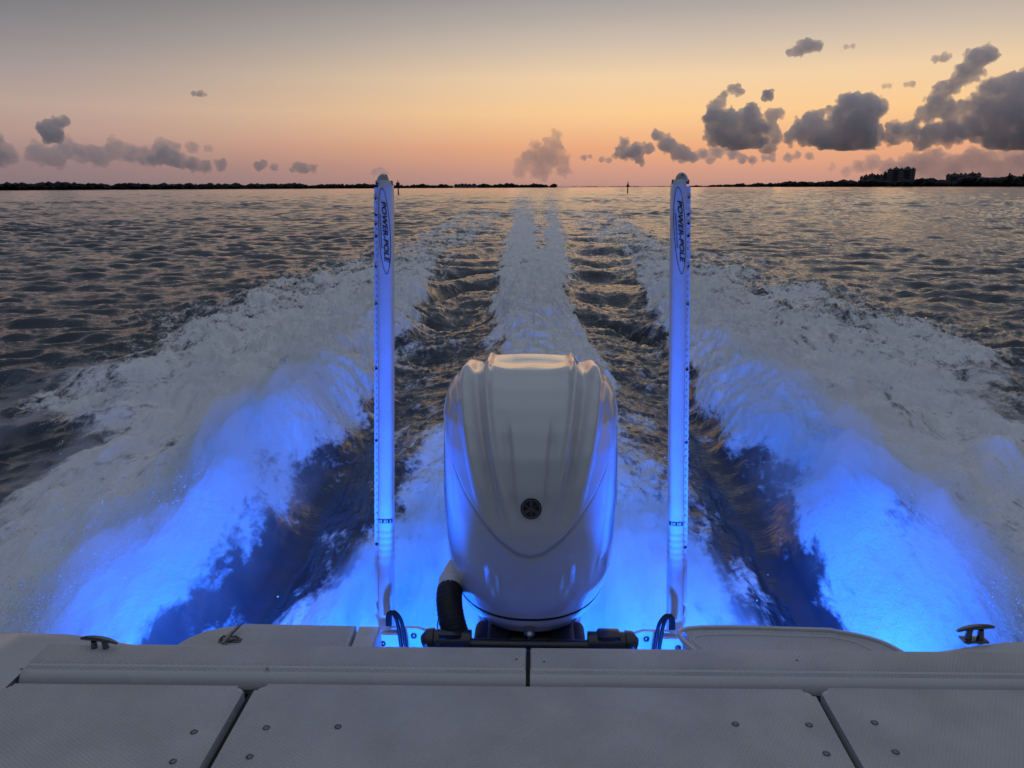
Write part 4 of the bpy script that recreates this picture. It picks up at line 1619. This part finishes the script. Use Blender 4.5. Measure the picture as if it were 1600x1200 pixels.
def cloud(label, dist, blobs, dens=.02, col=(.86, .84, .86), rough=1.0, base=False):
    """blobs = (px, py, radius in photo px) of the main puffs; child puffs make the cauliflower edge"""
    g = np.random.default_rng(abs(int(sum(b[0] for b in blobs))) + len(blobs))
    k = dist / F_PX
    c0 = CAM_POS + bearing(sum(b[0] for b in blobs) / len(blobs), sum(b[1] for b in blobs) / len(blobs)) * dist
    pts = []
    for px, py, r in blobs:
        b = bearing(px, py)
        c = CAM_POS + b * (dist * (1 + g.normal(0, .15) * r / F_PX))
        R0 = r * k 
        pts.append((c, R0))
        n = int((9 + max(0, r - 14) * .6) * rough)
        for _ in range(n):
            dvec = Vector(g.normal(0, 1, 3)).normalized()
            r1 = R0 * g.uniform(.25, .5)
            c1 = c + dvec * R0 * g.uniform(.7, 1.0)
            pts.append((c1, r1))
            for _ in range(int(4 * rough)):
                d2 = Vector(g.normal(0, 1, 3)).normalized()
                r2 = r1 * g.uniform(.25, .5)
                c2 = c1 + d2 * r1 * g.uniform(.75, 1.1)
                pts.append((c2, r2))
                if r2 > 3.2 * k:
                    for _ in range(3):
                        pts.append((c2 + Vector(g.normal(0, 1, 3)).normalized() * r2, r2 * g.uniform(.3, .5)))
    for i, (ax_, ay_, ar_) in enumerate(blobs):
        for (bx_, by_, br_) in blobs[i + 1:]:
            dd = math.hypot(ax_ - bx_, ay_ - by_)
            if dd < 1.15 * (ar_ + br_) and dd > .5 * min(ar_, br_):
                pts.append((CAM_POS + bearing((ax_ + bx_) / 2, (ay_ + by_) / 2) * dist, .62 * min(ar_, br_) * k))
    V0, F0 = ICO2
    Vs = []; Fs = []; off = 0
    for c, r in pts:
        Vs.append(V0 * r * np.array([1, 1, .86]) + np.array(c - c0)); Fs.append(F0 + off); off += len(V0)
    key = (dens, col)
    if key not in CM: CM[key] = cloud_mat('cloud_vapour', dens, col)
    o = mesh_np('cloud', np.concatenate(Vs), np.concatenate(Fs), CM[key])
    rm = o.modifiers.new('r', 'REMESH'); rm.mode = 'VOXEL'; rm.voxel_size = max(2.2 * k * .55, 3)
    dg = bpy.context.evaluated_depsgraph_get()
    me = bpy.data.meshes.new_from_object(o.evaluated_get(dg))
    o.modifiers.clear(); old = o.data; o.data = me; bpy.data.meshes.remove(old)
    n = len(me.vertices)
    co = np.empty(n * 3, np.float32); me.vertices.foreach_get('co', co); co = co.reshape(-1, 3)
    no = np.empty(n * 3, np.float32); me.vertex_normals.foreach_get('vector', no); no = no.reshape(-1, 3)
    rm_ = np.mean([b[2] for b in blobs]) * k
    dsp = noise3(co, 1.3 / rm_, 3) * .40 * rm_ + noise3(co, 3.4 / rm_, 8) * .30 * rm_ + noise3(co, 8 / rm_, 18) * .15 * rm_ + noise3(co, 19 / rm_, 28) * .06 * rm_
    co = co + no * dsp[:, None]
    if base:                                   # cumulus stand on a level base
        zb = max(-(by - blobs[0][1]) for _, by, _ in blobs[:1]) * 0 + min((CAM_POS + bearing(bx, by) * dist).z - .55 * br * k for bx, by, br in blobs) - c0.z
        low = co[:, 2] < zb
        co[low, 2] = zb + (co[low, 2] - zb) * .3
    me.vertices.foreach_set('co', co.ravel()); me.update()
    o.data = me                                # tidy folds, so that the vapour is one clean solid
    rm = o.modifiers.new('r', 'REMESH'); rm.mode = 'VOXEL'; rm.voxel_size = max(2.2 * k * .5, 3)
    dg = bpy.context.evaluated_depsgraph_get()
    me2 = bpy.data.meshes.new_from_object(o.evaluated_get(dg))
    o.modifiers.clear(); o.data = me2; me = me2
    b2 = bmesh.new(); b2.from_mesh(me)
    seen = set(); drop = []
    b2.faces.ensure_lookup_table()
    for f0 in b2.faces:                        # hollow pockets inside are closed up
        if f0.index in seen: continue
        stack = [f0]; isl = []; seen.add(f0.index)
        while stack:
            f1 = stack.pop(); isl.append(f1)
            for e1 in f1.edges:
                for f2 in e1.link_faces:
                    if f2.index not in seen:
                        seen.add(f2.index); stack.append(f2)
        vol = sum(f1.calc_center_median().dot(f1.normal) * f1.calc_area() for f1 in isl)
        if vol < 0: drop += isl
    if drop: bmesh.ops.delete(b2, geom=drop, context='FACES')
    b2.to_mesh(me); b2.free()
    if not me.materials: me.materials.append(CM[key])
    o.location = c0
    tag(o, label, 'cloud', 'clouds over the sunset')
    return o


DK = (.995, .985, .99)
cloud('tallest dark cloud, towering up to the right edge', 9000,
      [(1530, 90, 15), (1515, 108, 14), (1545, 84, 12), (1500, 124, 12), (1490, 132, 9), (1470, 142, 12), (1464, 160, 14), (1480, 172, 14), (1450, 180, 12), (1505, 165, 12), (1530, 160, 14), (1552, 138, 16), (1575, 130, 16), (1600, 132, 20), (1548, 175, 20), (1585, 170, 24), (1615, 175, 26), (1520, 195, 20), (1490, 205, 18), (1455, 208, 16), (1425, 205, 14), (1400, 205, 13), (1393, 212, 12), (1560, 212, 22), (1600, 215, 24), (1440, 222, 12), (1640, 190, 36)], 0.016, DK, base=True)
cloud('dark two-humped cloud left of the tallest cloud', 9500,
      [(1328, 165, 18), (1310, 185, 16), (1352, 162, 18), (1372, 168, 12), (1340, 195, 26), (1300, 212, 20), (1320, 218, 22), (1352, 218, 20), (1264, 190, 14), (1250, 208, 16), (1275, 212, 18), (1278, 178, 10)], 0.017, DK, base=True)
cloud('dark tower cloud with a small detached-looking crown, right of the pole', 9500,
      [(1148, 138, 9), (1158, 143, 6), (1140, 185, 15), (1122, 164, 10), (1118, 182, 17), (1140, 195, 18), (1172, 180, 16), (1178, 200, 18), (1125, 208, 18), (1150, 218, 20), (1180, 222, 14), (1132, 150, 7)], 0.017, DK, base=True)
cloud('small round dark puff floating between two cloud towers', 9500, [(1199, 148, 8), (1194, 154, 5), (1203, 152, 6)], .03, DK)
cloud('narrow dark column cloud under the small round puff', 9600,
      [(1206, 180, 11), (1218, 176, 8), (1204, 200, 12), (1212, 215, 11), (1202, 232, 11), (1192, 222, 8)], 0.014, DK)
cloud('grey cloud with two humps left of the right anchor pole', 11000,
      [(975, 222, 8), (972, 238, 11), (992, 238, 14), (1012, 232, 10), (1028, 212, 10), (1042, 226, 14), (1062, 238, 14), (1078, 244, 9), (1000, 250, 8)], .013, DK)
cloud('pale twin-peaked cloud tower right above the end of the wake', 16000,
      [(870, 212, 10), (866, 228, 14), (836, 228, 10), (832, 246, 16), (855, 246, 20), (876, 250, 14), (815, 258, 12), (845, 264, 16), (880, 266, 12), (812, 268, 10)], .0030, (.92, .86, .84))
cloud('small dark wisp high in the sky at right', 9000, [(1262, 72, 11), (1274, 72, 9), (1248, 80, 9), (1234, 82, 6), (1250, 68, 6)], .018, DK)
cloud('tiny faint wisp right of the high dark wisp', 9000, [(1322, 73, 4), (1333, 72, 4)], .013, DK)
cloud('flat little wisp left of the tallest cloud top', 9000, [(1462, 92, 5), (1474, 90, 6), (1484, 89, 4)], .018, DK)
cloud('small orange-edged scrap above the two-humped cloud', 9000, [(1416, 132, 4), (1426, 131, 5)], .016, DK)
cloud('faint scrap beside the small orange-edged scrap', 9000, [(1382, 135, 4), (1390, 134, 4)], .012, DK)
cloud('broad low cloud shelf behind the tower blocks', 17000,
      [(1300 + i * 22, 262 - .3 * i + 6 * math.sin(i * 1.7), min(20, 6 + 2.2 * i)) for i in range(17)], .0034, (.92, .84, .82))
cloud('ragged low cloud line beneath the tower cloud right of the pole', 13000,
      [(1098, 240, 9), (1120, 238, 10), (1145, 240, 10), (1110, 250, 7), (1160, 248, 8), (1085, 246, 8)], .010, DK)
cloud('low scraps of cloud under the narrow column cloud', 13000,
      [(1195, 246, 6), (1206, 247, 6), (1232, 246, 7), (1246, 243, 6), (1264, 244, 6), (1175, 250, 7)], .010, DK)
cloud('two small low scraps right of the pale cloud tower', 12000, [(912, 246, 5), (922, 244, 4), (940, 249, 5), (952, 250, 5)], .012, DK)
cloud('lone blue-grey puff high at the left edge', 9000, [(70, 202, 10), (78, 208, 11), (90, 193, 9), (102, 190, 7), (86, 210, 12), (76, 194, 8)], .018, (.96, .97, .99))
cloud('cut-off grey cloud at the left edge of the sky', 10000, [(-16, 218, 12), (-2, 224, 9), (2, 240, 13), (-10, 246, 16), (18, 246, 9)], .007, (.96, .97, .99))
cloud('long flat grey cloud bank low on the left', 13000,
      [(60 + i * 24, 240 + 6 * math.sin(i * 2.1), 15) for i in range(9)] + [(270, 232, 11), (300, 230, 9), (325, 231, 6)], .0045, (.97, .965, .99))
cloud('darker wedge of cloud in front of the left bank', 11000,
      [(258, 244, 13), (275, 250, 13), (300, 256, 11), (320, 260, 9), (345, 258, 9), (240, 250, 9)], .009, (.97, .965, .99))
cloud('small low puff left of the left anchor pole, nearer the bank', 12000, [(405, 260, 8), (412, 254, 6), (428, 262, 6)], .010, (.97, .965, .99))
cloud('small low puff left of the left anchor pole, nearer the pole', 12000, [(466, 260, 8), (474, 264, 9), (488, 262, 7), (458, 266, 5)], .009, (.97, .965, .99))
cloud('little flat dark wisp alone in the left sky', 9000, [(302, 146, 4), (312, 147, 5), (321, 148, 3)], .022, (.97, .965, .99))
cloud('speck of cloud just above the left anchor pole', 14000, [(585, 270, 6), (596, 266, 6), (604, 271, 5)], .006, (.97, .965, .99))

# ------------------------------------------------------------------ render settings
scene.view_settings.view_transform = 'Standard'
scene.view_settings.look = 'None'
scene.view_settings.exposure = 0
scene.view_settings.gamma = 1
scene.cycles.max_bounces = 10
scene.cycles.volume_bounces = 10
scene.cycles.use_denoising = True
